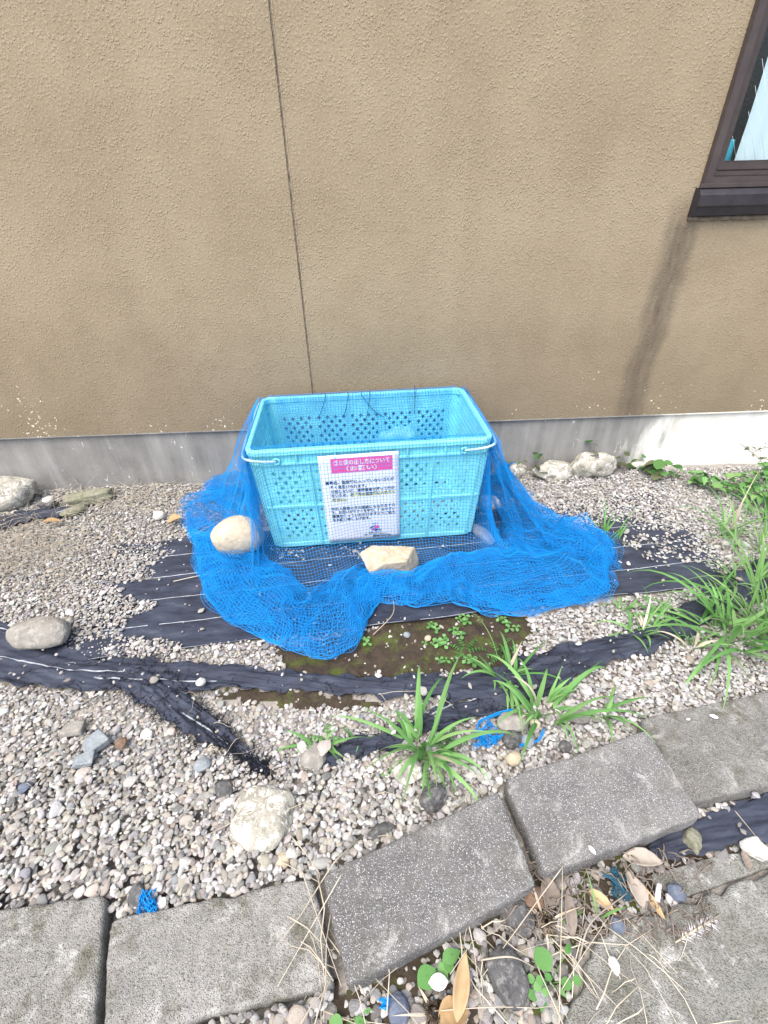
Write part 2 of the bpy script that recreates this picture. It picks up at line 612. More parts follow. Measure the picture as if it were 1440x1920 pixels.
def tube_data(pts, r, sides=6, closed=False):
    """r: one radius or one for each point"""
    P = [Vector(p) for p in pts]
    n = len(P)
    V, F = [], []
    up = Vector((0.13, 0.07, 1)).normalized()
    for i in range(n):
        a = P[(i - 1) % n] if (closed or i > 0) else P[i]
        b = P[(i + 1) % n] if (closed or i < n - 1) else P[i]
        d = (b - a).normalized()
        s = d.cross(up)
        if s.length < 0.05:
            s = d.cross(Vector((1, 0, 0)))
        s.normalize()
        q = s.cross(d).normalized()
        rr = r[i] if hasattr(r, '__len__') else r
        for k in range(sides):
            an = 2 * math.pi * k / sides
            V.append(P[i] + (s * math.cos(an) + q * math.sin(an)) * rr)
    m = n if closed else n - 1
    for i in range(m):
        for k in range(sides):
            a = i * sides + k
            b = i * sides + (k + 1) % sides
            c = ((i + 1) % n) * sides + (k + 1) % sides
            d = ((i + 1) % n) * sides + k
            F.append((a, b, c, d))
    if not closed:
        F.append(tuple(range(sides))[::-1])
        F.append(tuple((n - 1) * sides + k for k in range(sides)))
    return V, F


def tube(name, pts, r, mat, parent=None, sides=6, closed=False):
    V, F = tube_data(pts, r, sides, closed)
    return obj(name, V, F, mat, parent, True)


class MB:
    def __init__(s):
        s.V, s.F = [], []

    def add(s, VF):
        o = len(s.V)
        s.V += list(VF[0])
        s.F += [tuple(i + o for i in f) for f in VF[1]]


def smooth_path(pts, n):
    """Catmull-Rom through the points"""
    P = np.array([tuple(p) for p in pts], float)
    P = np.vstack([2 * P[0] - P[1], P, 2 * P[-1] - P[-2]])
    out = []
    m = len(P) - 3
    for q in np.linspace(0, m - 1e-6, n):
        i = int(q)
        u = q - i
        a, b, c, d = P[i:i + 4]
        out.append(0.5 * ((2 * b) + (c - a) * u + (2 * a - 5 * b + 4 * c - d) * u ** 2 + (3 * b - a - 3 * c + d) * u ** 3))
    return np.array(out)


def in_poly(x, y, poly):
    inside = np.zeros(np.shape(x), bool)
    n = len(poly)
    for i in range(n):
        x1, y1 = poly[i][0], poly[i][1]
        x2, y2 = poly[(i + 1) % n][0], poly[(i + 1) % n][1]
        c = ((y1 > y) != (y2 > y)) & (x < (x2 - x1) * (y - y1) / (y2 - y1 + 1e-12) + x1)
        inside ^= c
    return inside


def GP(pts, z=0.0):
    return [tuple(G(a, b, z)[:2]) for a, b in pts]


# ------------------------------------------------------------------ ground
def ground_h(x, y):
    return 0.006 * fbm(P3(np.asarray(x) * 5, np.asarray(y) * 5), 3) - 0.007


def make_ground():
    def axis(lo, hi, c0, c1, step):
        a = list(np.arange(c0, c1 + 1e-6, step))
        left = [lo, lo / 2, lo / 4, lo / 8] if lo < c0 else []
        left = [v for v in left if v < c0 - 0.2]
        right = [v for v in [hi / 8, hi / 4, hi / 2, hi] if v > c1 + 0.2]
        return np.array(left + a + right)
    xs = axis(-40, 40, -2.6, 2.6, 0.04)
    ys = axis(-40, 40, -0.3, 2.6, 0.04)
    X, Y = np.meshgrid(xs, ys)
    Z = ground_h(X, Y)
    nx, ny = len(xs), len(ys)
    V = np.stack([X.ravel(), Y.ravel(), Z.ravel()], 1)
    F = [(j * nx + i, j * nx + i + 1, (j + 1) * nx + i + 1, (j + 1) * nx + i) for j in range(ny - 1) for i in range(nx - 1)]
    o = obj('ground', V, F, 'grit', None, True)
    tag(o, 'gritty ground under the gravel', None, None, 'structure')


make_ground()

# ------------------------------------------------------------------ house wall with foundation and window
house = empty('house_wall', (0, WALL_D, 0), WALL_A)
tag(house, 'tan stucco house wall on a grey concrete foundation', 'wall')
ZF = W(685, 797)[1]
SC = W(545, 360)[0]
wl, wz = W(1311, 350)                      # outer lower corner of the window frame
WIN_X0, WIN_Z0, WIN_X1, WIN_Z1 = wl, wz, wl + 1.25, wz + 1.05
HX0, HX1, HZ1, TH = -3.2, 3.6, 3.4, 0.16


def make_house():
    g = 0.0035

    def panel(x0, x1, hole=None):
        bm = bmesh.new()
        xs = [x0, x1] if not hole else [x0, hole[0], hole[1], x1]
        zs = [ZF, HZ1] if not hole else [ZF, hole[2], hole[3], HZ1]
        grid = {}
        for i, x in enumerate(xs):
            for j, z in enumerate(zs):
                grid[i, j] = bm.verts.new((x, 0, z))
        for i in range(len(xs) - 1):
            for j in range(len(zs) - 1):
                if hole and i == 1 and j == 1:
                    continue
                bm.faces.new((grid[i, j], grid[i + 1, j], grid[i + 1, j + 1], grid[i, j + 1]))
        r = bmesh.ops.extrude_face_region(bm, geom=bm.faces[:])
        for v in [e for e in r['geom'] if isinstance(e, bmesh.types.BMVert)]:
            v.co.y += TH
        bmesh.ops.recalc_face_normals(bm, faces=bm.faces[:])
        return from_bm('stucco_panel', bm, 'stucco', house)
    panel(HX0, SC - g)
    panel(SC + g, HX1, (WIN_X0 + 0.012, WIN_X1 - 0.012, WIN_Z0 + 0.012, WIN_Z1 - 0.012))
    # joint filled with shrunken sealant, with a raised lip of coating along it
    rng = random.Random(4)
    V, F = [], []
    n = 200
    for i in range(n):
        z = ZF + (HZ1 - ZF) * i / (n - 1)
        w = 0.0032
        dpt = 0.004 + 0.002 * rng.random()
        V += [(SC - w, dpt, z), (SC + 0.001 * (rng.random() - 0.5), dpt - 0.0025, z), (SC + w, dpt, z)]
    for i in range(n - 1):
        for k in range(2):
            a = i * 3 + k
            F.append((a, a + 1, a + 4, a + 3))
    obj('joint_sealant', V, F, 'sealant', house, True)
    for s in (-1, 1):
        pts, rad = [], []
        for i in range(260):
            z = ZF + 0.005 + (HZ1 - ZF) * i / 259
            pts.append((SC + s * (0.0065 + 0.0012 * rng.random()), 0.0022, z))
            rad.append(max(0.0008, 0.0032 + 0.0022 * (rng.random() - 0.5)))
        tube('joint_lip', pts, rad, 'stucco', house, 6)
    # foundation, set back a little under the drip edge of the stucco
    bm = bmesh.new()
    nx, nz = 240, 14
    vs_ = []
    for j in range(nz + 1):
        for i in range(nx + 1):
            x = HX0 + (HX1 - HX0) * i / nx
            z = -0.15 + (ZF + 0.15) * j / nz
            vs_.append(bm.verts.new((x, 0.014 + 0.002 * math.sin(x * 3.1 + z * 5), z)))
    for j in range(nz):
        for i in range(nx):
            a = j * (nx + 1) + i
            bm.faces.new((vs_[a], vs_[a + 1], vs_[a + nx + 2], vs_[a + nx + 1]))
    from_bm('foundation', bm, 'foundation_render', house, True)
    # metal drip edge seen as the thin light line under the stucco
    box('drip_edge', HX0, HX1, -0.002, 0.03, ZF - 0.005, ZF - 0.0005, 'foundation_render', house)


make_house()


def make_window():
    win = empty('window', (0, 0, 0), 0, house)
    x0, x1, z0, z1 = WIN_X0, WIN_X1, WIN_Z0, WIN_Z1

    def ring(name, a, b, d0, d1, bev=0.002):
        """square frame between the inset a and the inset b, from depth d0 to d1"""
        bm = bmesh.new()
        o_ = [(x0 + a, z0 + a), (x1 - a, z0 + a), (x1 - a, z1 - a), (x0 + a, z1 - a)]
        i_ = [(x0 + b, z0 + b), (x1 - b, z0 + b), (x1 - b, z1 - b), (x0 + b, z1 - b)]
        vo = [bm.verts.new((p[0], d0, p[1])) for p in o_]
        vi = [bm.verts.new((p[0], d0, p[1])) for p in i_]
        vo2 = [bm.verts.new((p[0], d1, p[1])) for p in o_]
        vi2 = [bm.verts.new((p[0], d1, p[1])) for p in i_]
        for k in range(4):
            m = (k + 1) % 4
            bm.faces.new((vo[k], vo[m], vi[m], vi[k]))
            bm.faces.new((vi[k], vi[m], vi2[m], vi2[k]))
            bm.faces.new((vo2[k], vo2[m], vo[m], vo[k]))
            bm.faces.new((vi2[k], vi2[m], vo2[m], vo2[k]))
        bmesh.ops.recalc_face_normals(bm, faces=bm.faces[:])
        if bev:
            bmesh.ops.bevel(bm, geom=bm.edges[:], offset=bev, segments=2, affect='EDGES')
        return from_bm(name, bm, 'frame_bronze', win)
    ring('outer_frame', 0.0, 0.030, -0.022, 0.075)
    ring('inner_frame', 0.0302, 0.046, -0.004, 0.085)
    ring('sash', 0.0464, 0.074, 0.012, 0.050, 0.004)
    ring('glazing_bead', 0.0742, 0.0775, 0.018, 0.044, 0.001)
    # pane with embedded wires
    gx0, gx1, gz0, gz1 = x0 + 0.078, x1 - 0.078, z0 + 0.078, z1 - 0.078
    box('pane', gx0, gx1, 0.030, 0.036, gz0, gz1, 'wired_glass', win)
    mb = MB()
    w, h = gx1 - gx0, gz1 - gz0
    step = 0.036
    for sgn in (1,):
        k = -int(h / step) - 2
        while k * step < w + h:
            c = k * step
            pts = []
            for q in np.linspace(0, 1, 30):
                x = c + (q * (w + h) if sgn > 0 else -q * (w + h)) * 0.62
                z = h - q * (w + h) if sgn > 0 else h - q * (w + h)
                if 0 <= x <= w and 0 <= z <= h:
                    pts.append((gx0 + x, 0.0275, gz0 + z))
            if len(pts) > 1:
                mb.add(tube_data([pts[0], pts[-1]], 0.0005, 4))
            k += 1
    o = obj('glass_wire', mb.V, mb.F, 'wire', win, True)
    tag(o, None, None, None, 'stuff')
    # room shell behind the pane
    bm = bmesh.new()
    bmesh.ops.create_cube(bm, size=1)
    for v in bm.verts:
        v.co = Vector(((x0 + x1) / 2 + v.co.x * (x1 - x0 + 0.5), 0.56 + v.co.y * 0.78, (z0 + z1) / 2 + v.co.z * (z1 - z0 + 0.5)))
    bmesh.ops.delete(bm, geom=[f for f in bm.faces if f.calc_center_median().y < 0.2], context='FACES_ONLY')
    from_bm('room_lining', bm, 'room_dark', win)
    # sill: weathered front strip, sloping top, black underside
    sx0, sx1 = x0 - 0.012, x1 + 0.012
    prof = [(0.010, z0 - 0.001), (-0.030, z0 - 0.006), (-0.046, z0 - 0.026), (-0.046, z0 - 0.060), (-0.040, z0 - 0.066), (-0.030, z0 - 0.092), (0.010, z0 - 0.096)]
    V = [(sx0, p[0], p[1]) for p in prof] + [(sx1, p[0], p[1]) for p in prof]
    n = len(prof)
    F = [(i, i + n, (i + 1) % n + n, (i + 1) % n) for i in range(n)] + [tuple(range(n)), tuple(range(2 * n - 1, n - 1, -1))]
    obj('sill', V, F, 'sill_bronze', win)
    box('sill_cap', sx0 - 0.002, sx1 + 0.002, -0.034, -0.0225, z0 - 0.004, z0 + 0.010, 'frame_bronze', win, 0.002)
    # lumpy mortar under the sill
    rng = random.Random(2)
    pts = [(sx0 + 0.004 + (sx1 - sx0) * i / 60, -0.004, z0 - 0.104 + 0.003 * rng.random()) for i in range(61)]
    tube('mortar_bead', pts, [0.007 + 0.005 * rng.random() for _ in pts], 'sealant', win, 6)


make_window()
hm = Matrix.Translation((0, WALL_D, 0)) @ Matrix.Rotation(WALL_A, 4, 'Z')


def make_curtain():
    x0, x1, z0, z1 = WIN_X0 + 0.135, WIN_X1 - 0.05, WIN_Z0 + 0.078, WIN_Z1 - 0.05
    V, F = [], []
    nx, nz = 120, 24
    for j in range(nz + 1):
        for i in range(nx + 1):
            z = z0 + (z1 - z0) * j / nz
            x = x0 + (x1 - x0) * i / nx
            y = 0.050 + 0.003 * math.sin(i * 0.75 + 0.5 * math.sin(j * 0.3)) + 0.002 * math.sin(i * 0.31 + j * 0.2)
            V.append(hm @ Vector((x + 0.004 * math.sin(j * 0.4), y, z)))
    for j in range(nz):
        for i in range(nx):
            a = j * (nx + 1) + i
            F.append((a, a + 1, a + nx + 2, a + nx + 1))
    o = obj('curtain', V, F, 'curtain_white', None, True)
    tag(o, 'white curtain hanging behind the wired window pane', 'curtain')
    # small cyan thing on the inside sill
    bm = bmesh.new()
    bmesh.ops.create_cone(bm, cap_ends=True, segments=24, radius1=0.036, radius2=0.030, depth=0.075)
    for v in bm.verts:
        v.co = hm @ (v.co + Vector((WIN_X0 + 0.108, 0.095, WIN_Z0 + 0.105)))
    bmesh.ops.bevel(bm, geom=[e for e in bm.edges], offset=0.003, segments=1, affect='EDGES')
    o = from_bm('cyan_bottle_cap', bm, 'cyan_plastic', None, True)
    o.name = 'cyan_container'
    tag(o, 'small cyan plastic container behind the lower corner of the window', 'container')


make_curtain()

# ------------------------------------------------------------------ paving: blocks and slabs
PAVERS = []


def paver(corners, top, thick, mat, label, group=None, cat='paver', name='concrete_paver', seed=0, chip=0.004, tops=None, keep=True):
    """corners in plan order; block with worn, slightly irregular edges"""
    c = [Vector((*p, 0)) for p in corners]
    cen = sum(c, Vector()) / len(c)
    tops = tops or [top] * 4
    n = 26
    rows, hs = [], []
    prof = [(0.0, -thick), (0.0, -0.014), (0.0012, -0.006), (0.0045, -0.0015), (0.010, 0.0)]
    per = []
    for k in range(4):
        a, b = c[k], c[(k + 1) % 4]
        for i in range(n):
            per.append((a.lerp(b, i / n), tops[k] + (tops[(k + 1) % 4] - tops[k]) * i / n))
    m = len(per)
    P = np.array([(p.x, p.y, 0) for p, _ in per])
    nse = fbm(P * 40, seed, 3) * chip + np.minimum(0, fbm(P * 14, seed + 5, 2) + 0.35) * chip * 2.0
    V, F = [], []
    for inset, dz in prof:
        for i, (p, tz) in enumerate(per):
            d = (cen - p).normalized()
            # round the plan corners a little
            q = (i % n) / n
            rc = 0.007 * max(0, 1 - min(q, 1 - q) * n / 1.5)
            ins = inset + rc - min(0, nse[i]) * 0.8 - max(0, nse[i]) * 0.3
            V.append((p.x + d.x * ins, p.y + d.y * ins, tz + dz))
    for j in range(len(prof) - 1):
        for i in range(m):
            F.append((j * m + i, j * m + (i + 1) % m, (j + 1) * m + (i + 1) % m, (j + 1) * m + i))
    # top: rings shrinking to the centre, worn relief
    last = (len(prof) - 1) * m
    rings = 9
    ctz = sum(tops) / 4
    base = V[last:last + m]
    for r in range(1, rings):
        f = r / rings
        for i in range(m):
            b = base[i]
            x, y = b[0] + (cen.x - b[0]) * f, b[1] + (cen.y - b[1]) * f
            z = b[2] + (ctz - b[2]) * f + 0.0016 * float(fbm(np.array([[x * 18, y * 18, 0]]), seed, 2)[0])
            V.append((x, y, z))
        o0 = last + (r - 1) * m
        for i in range(m):
            F.append((o0 + i, o0 + (i + 1) % m, o0 + m + (i + 1) % m, o0 + m + i))
    V.append((cen.x, cen.y, ctz))
    o0 = last + (rings - 1) * m
    for i in range(m):
        F.append((o0 + i, o0 + (i + 1) % m, len(V) - 1))
    V = [(v[0] - cen.x, v[1] - cen.y, v[2]) for v in V]
    o = obj(name, V, F, mat, None, True, (cen.x, cen.y, 0))
    me = o.data
    tag(o, label, cat, group)
    PAVERS.append([(p[0], p[1]) for p in corners])
    return o


def shrink(poly, d):
    P = [Vector((*p, 0)) for p in poly]
    cen = sum(P, Vector()) / len(P)
    return [tuple((p + (cen - p).normalized() * d)[:2]) for p in P]


def px_paver(px, top, *a, tops=None, **k):
    tt = tops or [top] * 4
    cor = [tuple(G(q[0], q[1], tz)[:2]) for q, tz in zip(px, tt)]
    return paver(cor[::-1], top, *a, tops=tt[::-1], **k)


EDGE = 'concrete edging blocks'
px_paver([(-190, 1735), (196, 1674), (178, 1945), (-230, 2020)], 0.045, 0.075, 'paver_concrete_pale', 'pale worn concrete block at the lower left corner', EDGE, seed=3, chip=0.007)
px_paver([(204, 1722), (588, 1642), (628, 1848), (190, 1958)], 0.048, 0.075, 'paver_concrete_pale', 'long pale grey concrete block with dry straw over its end', EDGE, seed=9, chip=0.008)
px_paver([(600, 1640), (936, 1480), (1010, 1660), (652, 1852)], 0.062, 0.065, 'paver_concrete', 'dark speckled concrete block tilted next to the straw, nearest the middle', EDGE, seed=14, chip=0.003, tops=[0.058, 0.060, 0.066, 0.064])
px_paver([(944, 1458), (1214, 1366), (1321, 1530), (1022, 1640)], 0.060, 0.060, 'paver_concrete', 'dark speckled concrete block with a small white petal on it', EDGE, seed=21, chip=0.003, tops=[0.056, 0.058, 0.062, 0.060])
px_paver([(1196, 1346), (1500, 1283), (1580, 1440), (1297, 1506)], 0.050, 0.060, 'paver_concrete_pale', 'brownish weathered concrete block cut by the right picture edge', EDGE, seed=28, chip=0.003)
px_paver([(1120, 1745), (1560, 1590), (1900, 2150), (1000, 2100)], 0.012, 0.05, 'slab_concrete', 'large stained grey concrete slab at the lower right corner', None, 'slab', 'concrete_slab', seed=33, chip=0.014)
px_paver([(1215, 1640), (1560, 1545), (1590, 1575), (1270, 1688)], 0.004, 0.04, 'slab_concrete', 'narrow strip of concrete slab beside the black sheet scrap', None, 'slab', 'concrete_slab', seed=38, chip=0.012)

# ------------------------------------------------------------------ weed-control fabric
FAB_PX = [(345, 1222), (318, 1200), (228, 1196), (236, 1168), (268, 1150), (300, 1138), (226, 1120), (222, 1100), (284, 1086), (282, 1066), (330, 1036), (380, 1022), (500, 985), (640, 978), (900, 975), (960, 960), (1040, 985), (1100, 1002), (1200, 1000), (1290, 1000), (1300, 1050), (1345, 1075), (1352, 1096), (1330, 1106), (1130, 1132), (960, 1162), (850, 1142), (690, 1177), (500, 1200)]
SOIL_PX = [(520, 1214), (590, 1200), (690, 1180), (850, 1143), (990, 1160), (1000, 1185), (975, 1215), (960, 1240), (930, 1262), (700, 1275), (600, 1266), (530, 1256)]
SOIL2_PX = [(395, 1288), (560, 1297), (720, 1310), (740, 1322), (640, 1330), (540, 1326), (430, 1312)]


def soil_patch(px, grow, label):
    """bare earth lying over the grit, thinning out at a ragged border"""
    poly = shrink(GP(px), -grow)
    P = np.array(poly)
    x0, y0 = P.min(0) - 0.03
    x1, y1 = P.max(0) + 0.03
    st = 0.008
    xs, ys = np.arange(x0, x1, st), np.arange(y0, y1, st)
    X, Y = np.meshgrid(xs, ys)
    J = 0.02 * fbm(P3(X * 22, Y * 22), 131, 3)
    K = 0.02 * fbm(P3(X * 22 + 9, Y * 22), 137, 3)
    ins = in_poly(X + J, Y + K, poly)
    Z = ground_h(X, Y) + 0.005 + 0.0035 * fbm(P3(X * 40, Y * 40), 139, 3)
    V = np.stack([X.ravel(), Y.ravel(), Z.ravel()], 1)
    nx = len(xs)
    used, idx, F, VV = ins.ravel(), {}, [], []
    for j in range(len(ys) - 1):
        for i in range(nx - 1):
            a = j * nx + i
            q = (a, a + 1, a + nx + 1, a + nx)
            if all(used[k] for k in q):
                f = []
                for k in q:
                    if k not in idx:
                        idx[k] = len(VV)
                        VV.append(V[k])
                    f.append(idx[k])
                F.append(f)
    o = obj('soil', VV, F, 'soil', None, True)
    tag(o, label, None, None, 'structure')


soil_patch(SOIL_PX, 0.03, 'dark mossy soil between the flat fabric and the torn strip')
soil_patch(SOIL2_PX, 0.02, 'narrow bare soil below the torn strip')
soil_patch([(560, 1990), (640, 1850), (1010, 1660), (1040, 1640), (1320, 1545), (1470, 1540), (1470, 1600), (1270, 1690), (1110, 1770), (1010, 2010)], 0.01, 'dark soil and litter ground between the blocks and the slab')


def make_fabric_sheet():
    """a woven ground sheet under crate and gravel; its front hem and three woven white lines run along it"""
    root = empty('weed_fabric', G(700, 1080))
    tag(root, 'black woven weed-control fabric lying flat under the turquoise crate', 'fabric')
    fl, fr = G(250, 1234), G(1352, 1098)
    ux = (fr - fl).normalized()
    uy = Vector((-ux.y, ux.x, 0))
    L = (fr - fl).length + 0.35
    org = fl - ux * 0.25
    nx, ny, D = 130, 44, 0.62
    def hem(i):
        x = org + ux * (L + 0.1) * i
        return x
    V, F = [], []
    A = np.zeros((ny + 1, nx + 1, 3))
    for j in range(ny + 1):
        for i in range(nx + 1):
            s, d = L * i / nx, D * j / ny
            p = org + ux * s + uy * d
            A[j, i] = (p.x, p.y, 0)
    n = fbm(A * np.array([6, 14, 1]), 50, 3)
    A[..., 2] = 0.007 + 0.004 * n + np.exp(-((A[..., 0] - 0.2) / 0.5) ** 2) * 0.002
    # front hem wanders and lifts a little
    wv = 0.012 * vnoise(P3(np.arange(nx + 1) * 0.09, 0.3), 8)
    for i in range(nx + 1):
        A[0, i, :2] += np.array(uy[:2]) * wv[i]
        A[0, i, 2] += 0.004
    V = A.reshape(-1, 3) - np.array(root.location)
    for j in range(ny):
        for i in range(nx):
            a = j * (nx + 1) + i
            F.append((a, a + 1, a + nx + 2, a + nx + 1))
    obj('sheet', V, F, 'weed_fabric', root, True)
    B = A - np.array(root.location)
    for j in (0, 9, 18, 27, 36):
        Vt, Ft = [], []
        jj = min(j, ny - 1)
        for i in range(nx + 1):
            a, b = B[jj, i], B[jj + 1, i]
            e = (b - a)
            e = e / np.linalg.norm(e)
            w = 0.0028 * (0.75 + 0.5 * ((i * 7) % 3) / 2)
            Vt += [a + e * 0.002 + (0, 0, 0.0022), a + e * (0.002 + w) + (0, 0, 0.0026)]
        for i in range(nx):
            if vnoise(np.array([[i * 0.21, j, 0.5]]), 4)[0] > 0.72:
                continue
            Ft.append((2 * i, 2 * i + 2, 2 * i + 3, 2 * i + 1))
        obj('woven_line', Vt, Ft, 'stitch_white', root)


make_fabric_sheet()
BANDS = []


def band(root, px, widths, name='strip', n=120, seed=0, crumple=0.012, across=24, lift=0.004, lines=(), fray=0):
    """a crumpled ribbon of fabric along a path on the ground"""
    C = smooth_path([tuple(G(a, b)) for a, b in px], n)
    Wd = smooth_path([(w, 0, 0) for w in widths], n)[:, 0]
    T = np.gradient(C, axis=0)
    T /= np.linalg.norm(T, axis=1)[:, None]
    N = np.stack([-T[:, 1], T[:, 0], 0 * T[:, 0]], 1)
    S = np.concatenate([[0], np.cumsum(np.linalg.norm(np.diff(C, axis=0), axis=1))])
    A = np.zeros((n, across + 1, 3))
    for k in range(across + 1):
        q = k / across - 0.5
        e = 0.017 * fbm(P3(S * 26, k * 0.0 + seed, 0.3), seed + (0 if q < 0 else 9), 3) if abs(q) > 0.45 else 0 * S
        A[:, k] = C + N * (q * Wd + e * np.sign(q))[:, None]
        arch = lift * (1 - (2 * q) ** 2)
        fold = crumple * fbm(np.stack([S * 9, q * Wd * 60 + S * 4 + 0 * S, 0 * S + seed], 1), seed, 3) + 0.5 * crumple * np.abs(fbm(np.stack([S * 5 + 3, q * Wd * 30 - S * 6, 0 * S + seed + 4], 1), seed + 3, 2))
        cr = np.abs(fbm(np.stack([S * 26 + q * 9, q * Wd * 130 + S * 12, 0 * S + seed + 8], 1), seed + 6, 3))
        fold = fold + crumple * 0.55 * (0.5 - 1.6 * cr)
        A[:, k, 2] = np.maximum(0.004, 0.012 + arch + fold * (1 - 0.4 * (2 * q) ** 2))
    loc = np.array(root.location)
    V = (A - loc).reshape(-1, 3)
    F = []
    for i in range(n - 1):
        for k in range(across):
            a = i * (across + 1) + k
            F.append((a, a + 1, a + across + 2, a + across + 1))
    o = obj(name, V, F, 'weed_fabric', root, True)
    for q, i0, i1 in lines:
        k = int(q * across)
        Vt, Ft = [], []
        cnt = 0
        for i in range(int(i0 * n), int(i1 * n)):
            a, b = A[i, k] - loc, A[i, k + 1] - loc
            e = (b - a) / np.linalg.norm(b - a)
            z = (0, 0, 0.003)
            Vt += [a + z, a + e * 0.0045 + z]
            if cnt:
                m = len(Vt)
                Ft.append((m - 4, m - 2, m - 1, m - 3))
            cnt += 1
        obj('woven_line', Vt, Ft, 'stitch_white', root)
    BANDS.append([tuple(p[:2]) for p in A[:, 0]] + [tuple(p[:2]) for p in A[::-1, -1]])
    # loose threads
    if fray:
        rng = random.Random(seed)
        mb = MB()
        for _ in range(fray):
            i = rng.randrange(int(n * 0.05), n)
            k = rng.choice([0, across, rng.randrange(across)])
            p = Vector(A[i, k] - loc)
            a = rng.uniform(0, 6.28)
            l = rng.uniform(0.012, 0.045)
            pts = [p]
            for q in range(4):
                a += rng.uniform(-0.9, 0.9)
                pts.append(pts[-1] + Vector((math.cos(a), math.sin(a), rng.uniform(-0.1, 0.35))) * l / 4)
            mb.add(tube_data(pts, 0.0008, 3))
        fo = obj('frayed_threads', mb.V, mb.F, 'frayed_black', root)
        tag(fo, None, None, None, 'stuff')
    return A


torn = empty('weed_fabric', G(700, 1290))
tag(torn, 'torn crumpled black fabric strip snaking across gravel in front of the net', 'fabric')
A_band = band(torn, [(-120, 1235), (10, 1240), (120, 1262), (240, 1268), (330, 1272), (440, 1274), (560, 1282), (700, 1290), (830, 1292), (930, 1288), (1000, 1268), (1090, 1232), (1200, 1205), (1290, 1165), (1360, 1120), (1450, 1075), (1560, 1040)],
     [0.20, 0.185, 0.125, 0.115, 0.11, 0.085, 0.062, 0.066, 0.085, 0.12, 0.13, 0.11, 0.085, 0.09, 0.12, 0.12, 0.1], seed=5, n=220, lines=[(0.5, 0.02, 0.2), (0.3, 0.16, 0.3)], fray=420, crumple=0.009, lift=0.003)
band(torn, [(205, 1268), (280, 1292), (340, 1330), (400, 1372), (450, 1410), (492, 1438), (512, 1450)], [0.05, 0.10, 0.085, 0.06, 0.038, 0.026, 0.014], 'strip', 80, 17, 0.012, lines=[(0.4, 0.35, 0.62)], fray=700)
band(torn, [(600, 1432), (660, 1410), (730, 1392), (800, 1362), (870, 1338), (940, 1318), (1010, 1282), (1070, 1250)], [0.03, 0.032, 0.04, 0.05, 0.07, 0.085, 0.08, 0.05], 'strip', 90, 23, 0.012, lines=[(0.85, 0.45, 0.7)], fray=300)
scrap = empty('weed_fabric', G(60, 975))
tag(scrap, 'black fabric corner showing below the rounded boulder at the left wall', 'fabric')
band(scrap, [(-120, 1000), (-20, 990), (60, 970), (120, 962), (175, 945)], [0.2, 0.15, 0.1, 0.08, 0.03], 'strip', 50, 31, 0.008, lines=[(0.4, 0.5, 0.9)])
scrap = empty('weed_fabric', G(0, 1190))
tag(scrap, 'small black fabric edge behind the flat grey stone at left', 'fabric')
band(scrap, [(-90, 1178), (-20, 1182), (30, 1187), (62, 1188)], [0.06, 0.05, 0.04, 0.02], 'strip', 30, 37, 0.01, lines=[(0.5, 0.05, 0.9)])
scrap = empty('black_sheet', G(1380, 1555))
tag(scrap, 'smooth black plastic sheet scrap under the brownish concrete block', 'sheet')
band(scrap, [(1215, 1600), (1290, 1575), (1370, 1552), (1450, 1525), (1560, 1500)], [0.02, 0.06, 0.075, 0.085, 0.09], 'strip', 60, 41, 0.004)

# ------------------------------------------------------------------ the crate
CR_X, CR_Y, CR_YAW = -0.06, 1.785, 0.074
WT, DT, WB, DB, HC = 0.886, 0.50, 0.8275, 0.452, 0.463
crate = empty('plastic_crate', (CR_X, CR_Y, 0.016), CR_YAW)
tag(crate, 'turquoise perforated plastic crate covered by the blue net', 'crate')
CM = Matrix.Translation((CR_X, CR_Y, 0.016)) @ Matrix.Rotation(CR_YAW, 4, 'Z')
CMI = CM.inverted()


def crate_wall(name, half_b, half_t, off_b, off_t, orient, panels):
    """a leaning wall with panels of staggered diamond holes; orient maps (along, outward, up) to crate axes"""
    us = [-1.0]
    for a, b in panels:
        us += list(np.linspace(a, b, 8))
    us += [1.0]
    ts = [0.0] + list(np.linspace(0.08, 0.41, 8)) + list(np.linspace(0.47, 0.81, 8)) + [1.0]
    hole_u = set()
    k = 1
    for _ in panels:
        for q in range(7):
            hole_u.add(k + q)
        k += 8
    hole_t = set(range(1, 8)) | set(range(9, 16))
    V, F, idx = [], [], {}

    def pt(u, t):
        return orient(u * (half_b + (half_t - half_b) * t), off_b + (off_t - off_b) * t, 0.012 + (HC - 0.012) * t)
    for i, u in enumerate(us):
        for j, tt in enumerate(ts):
            idx[i, j] = len(V)
            V.append(pt(u, tt))
    for i in range(len(us) - 1):
        for j in range(len(ts) - 1):
            c = (idx[i, j], idx[i + 1, j], idx[i + 1, j + 1], idx[i, j + 1])
            if i in hole_u and j in hole_t and (i + j) % 2 == 0:
                uc, tc = (us[i] + us[i + 1]) / 2, (ts[j] + ts[j + 1]) / 2
                du, dt = (us[i + 1] - us[i]) * 0.49, (ts[j + 1] - ts[j]) * 0.49
                b = len(V)
                V += [pt(uc, tc - dt), pt(uc + du, tc), pt(uc, tc + dt), pt(uc - du, tc)]
                for q in range(4):
                    F.append((c[q], c[(q + 1) % 4], b + q))
                    F.append((b + q, c[(q + 1) % 4], b + (q + 1) % 4))
            else:
                F.append(c)
    o = obj(name, V, F, 'crate_plastic', crate)
    m = o.modifiers.new('thickness', 'SOLIDIFY')
    m.thickness = 0.0025
    m.offset = 0
    return o, pt


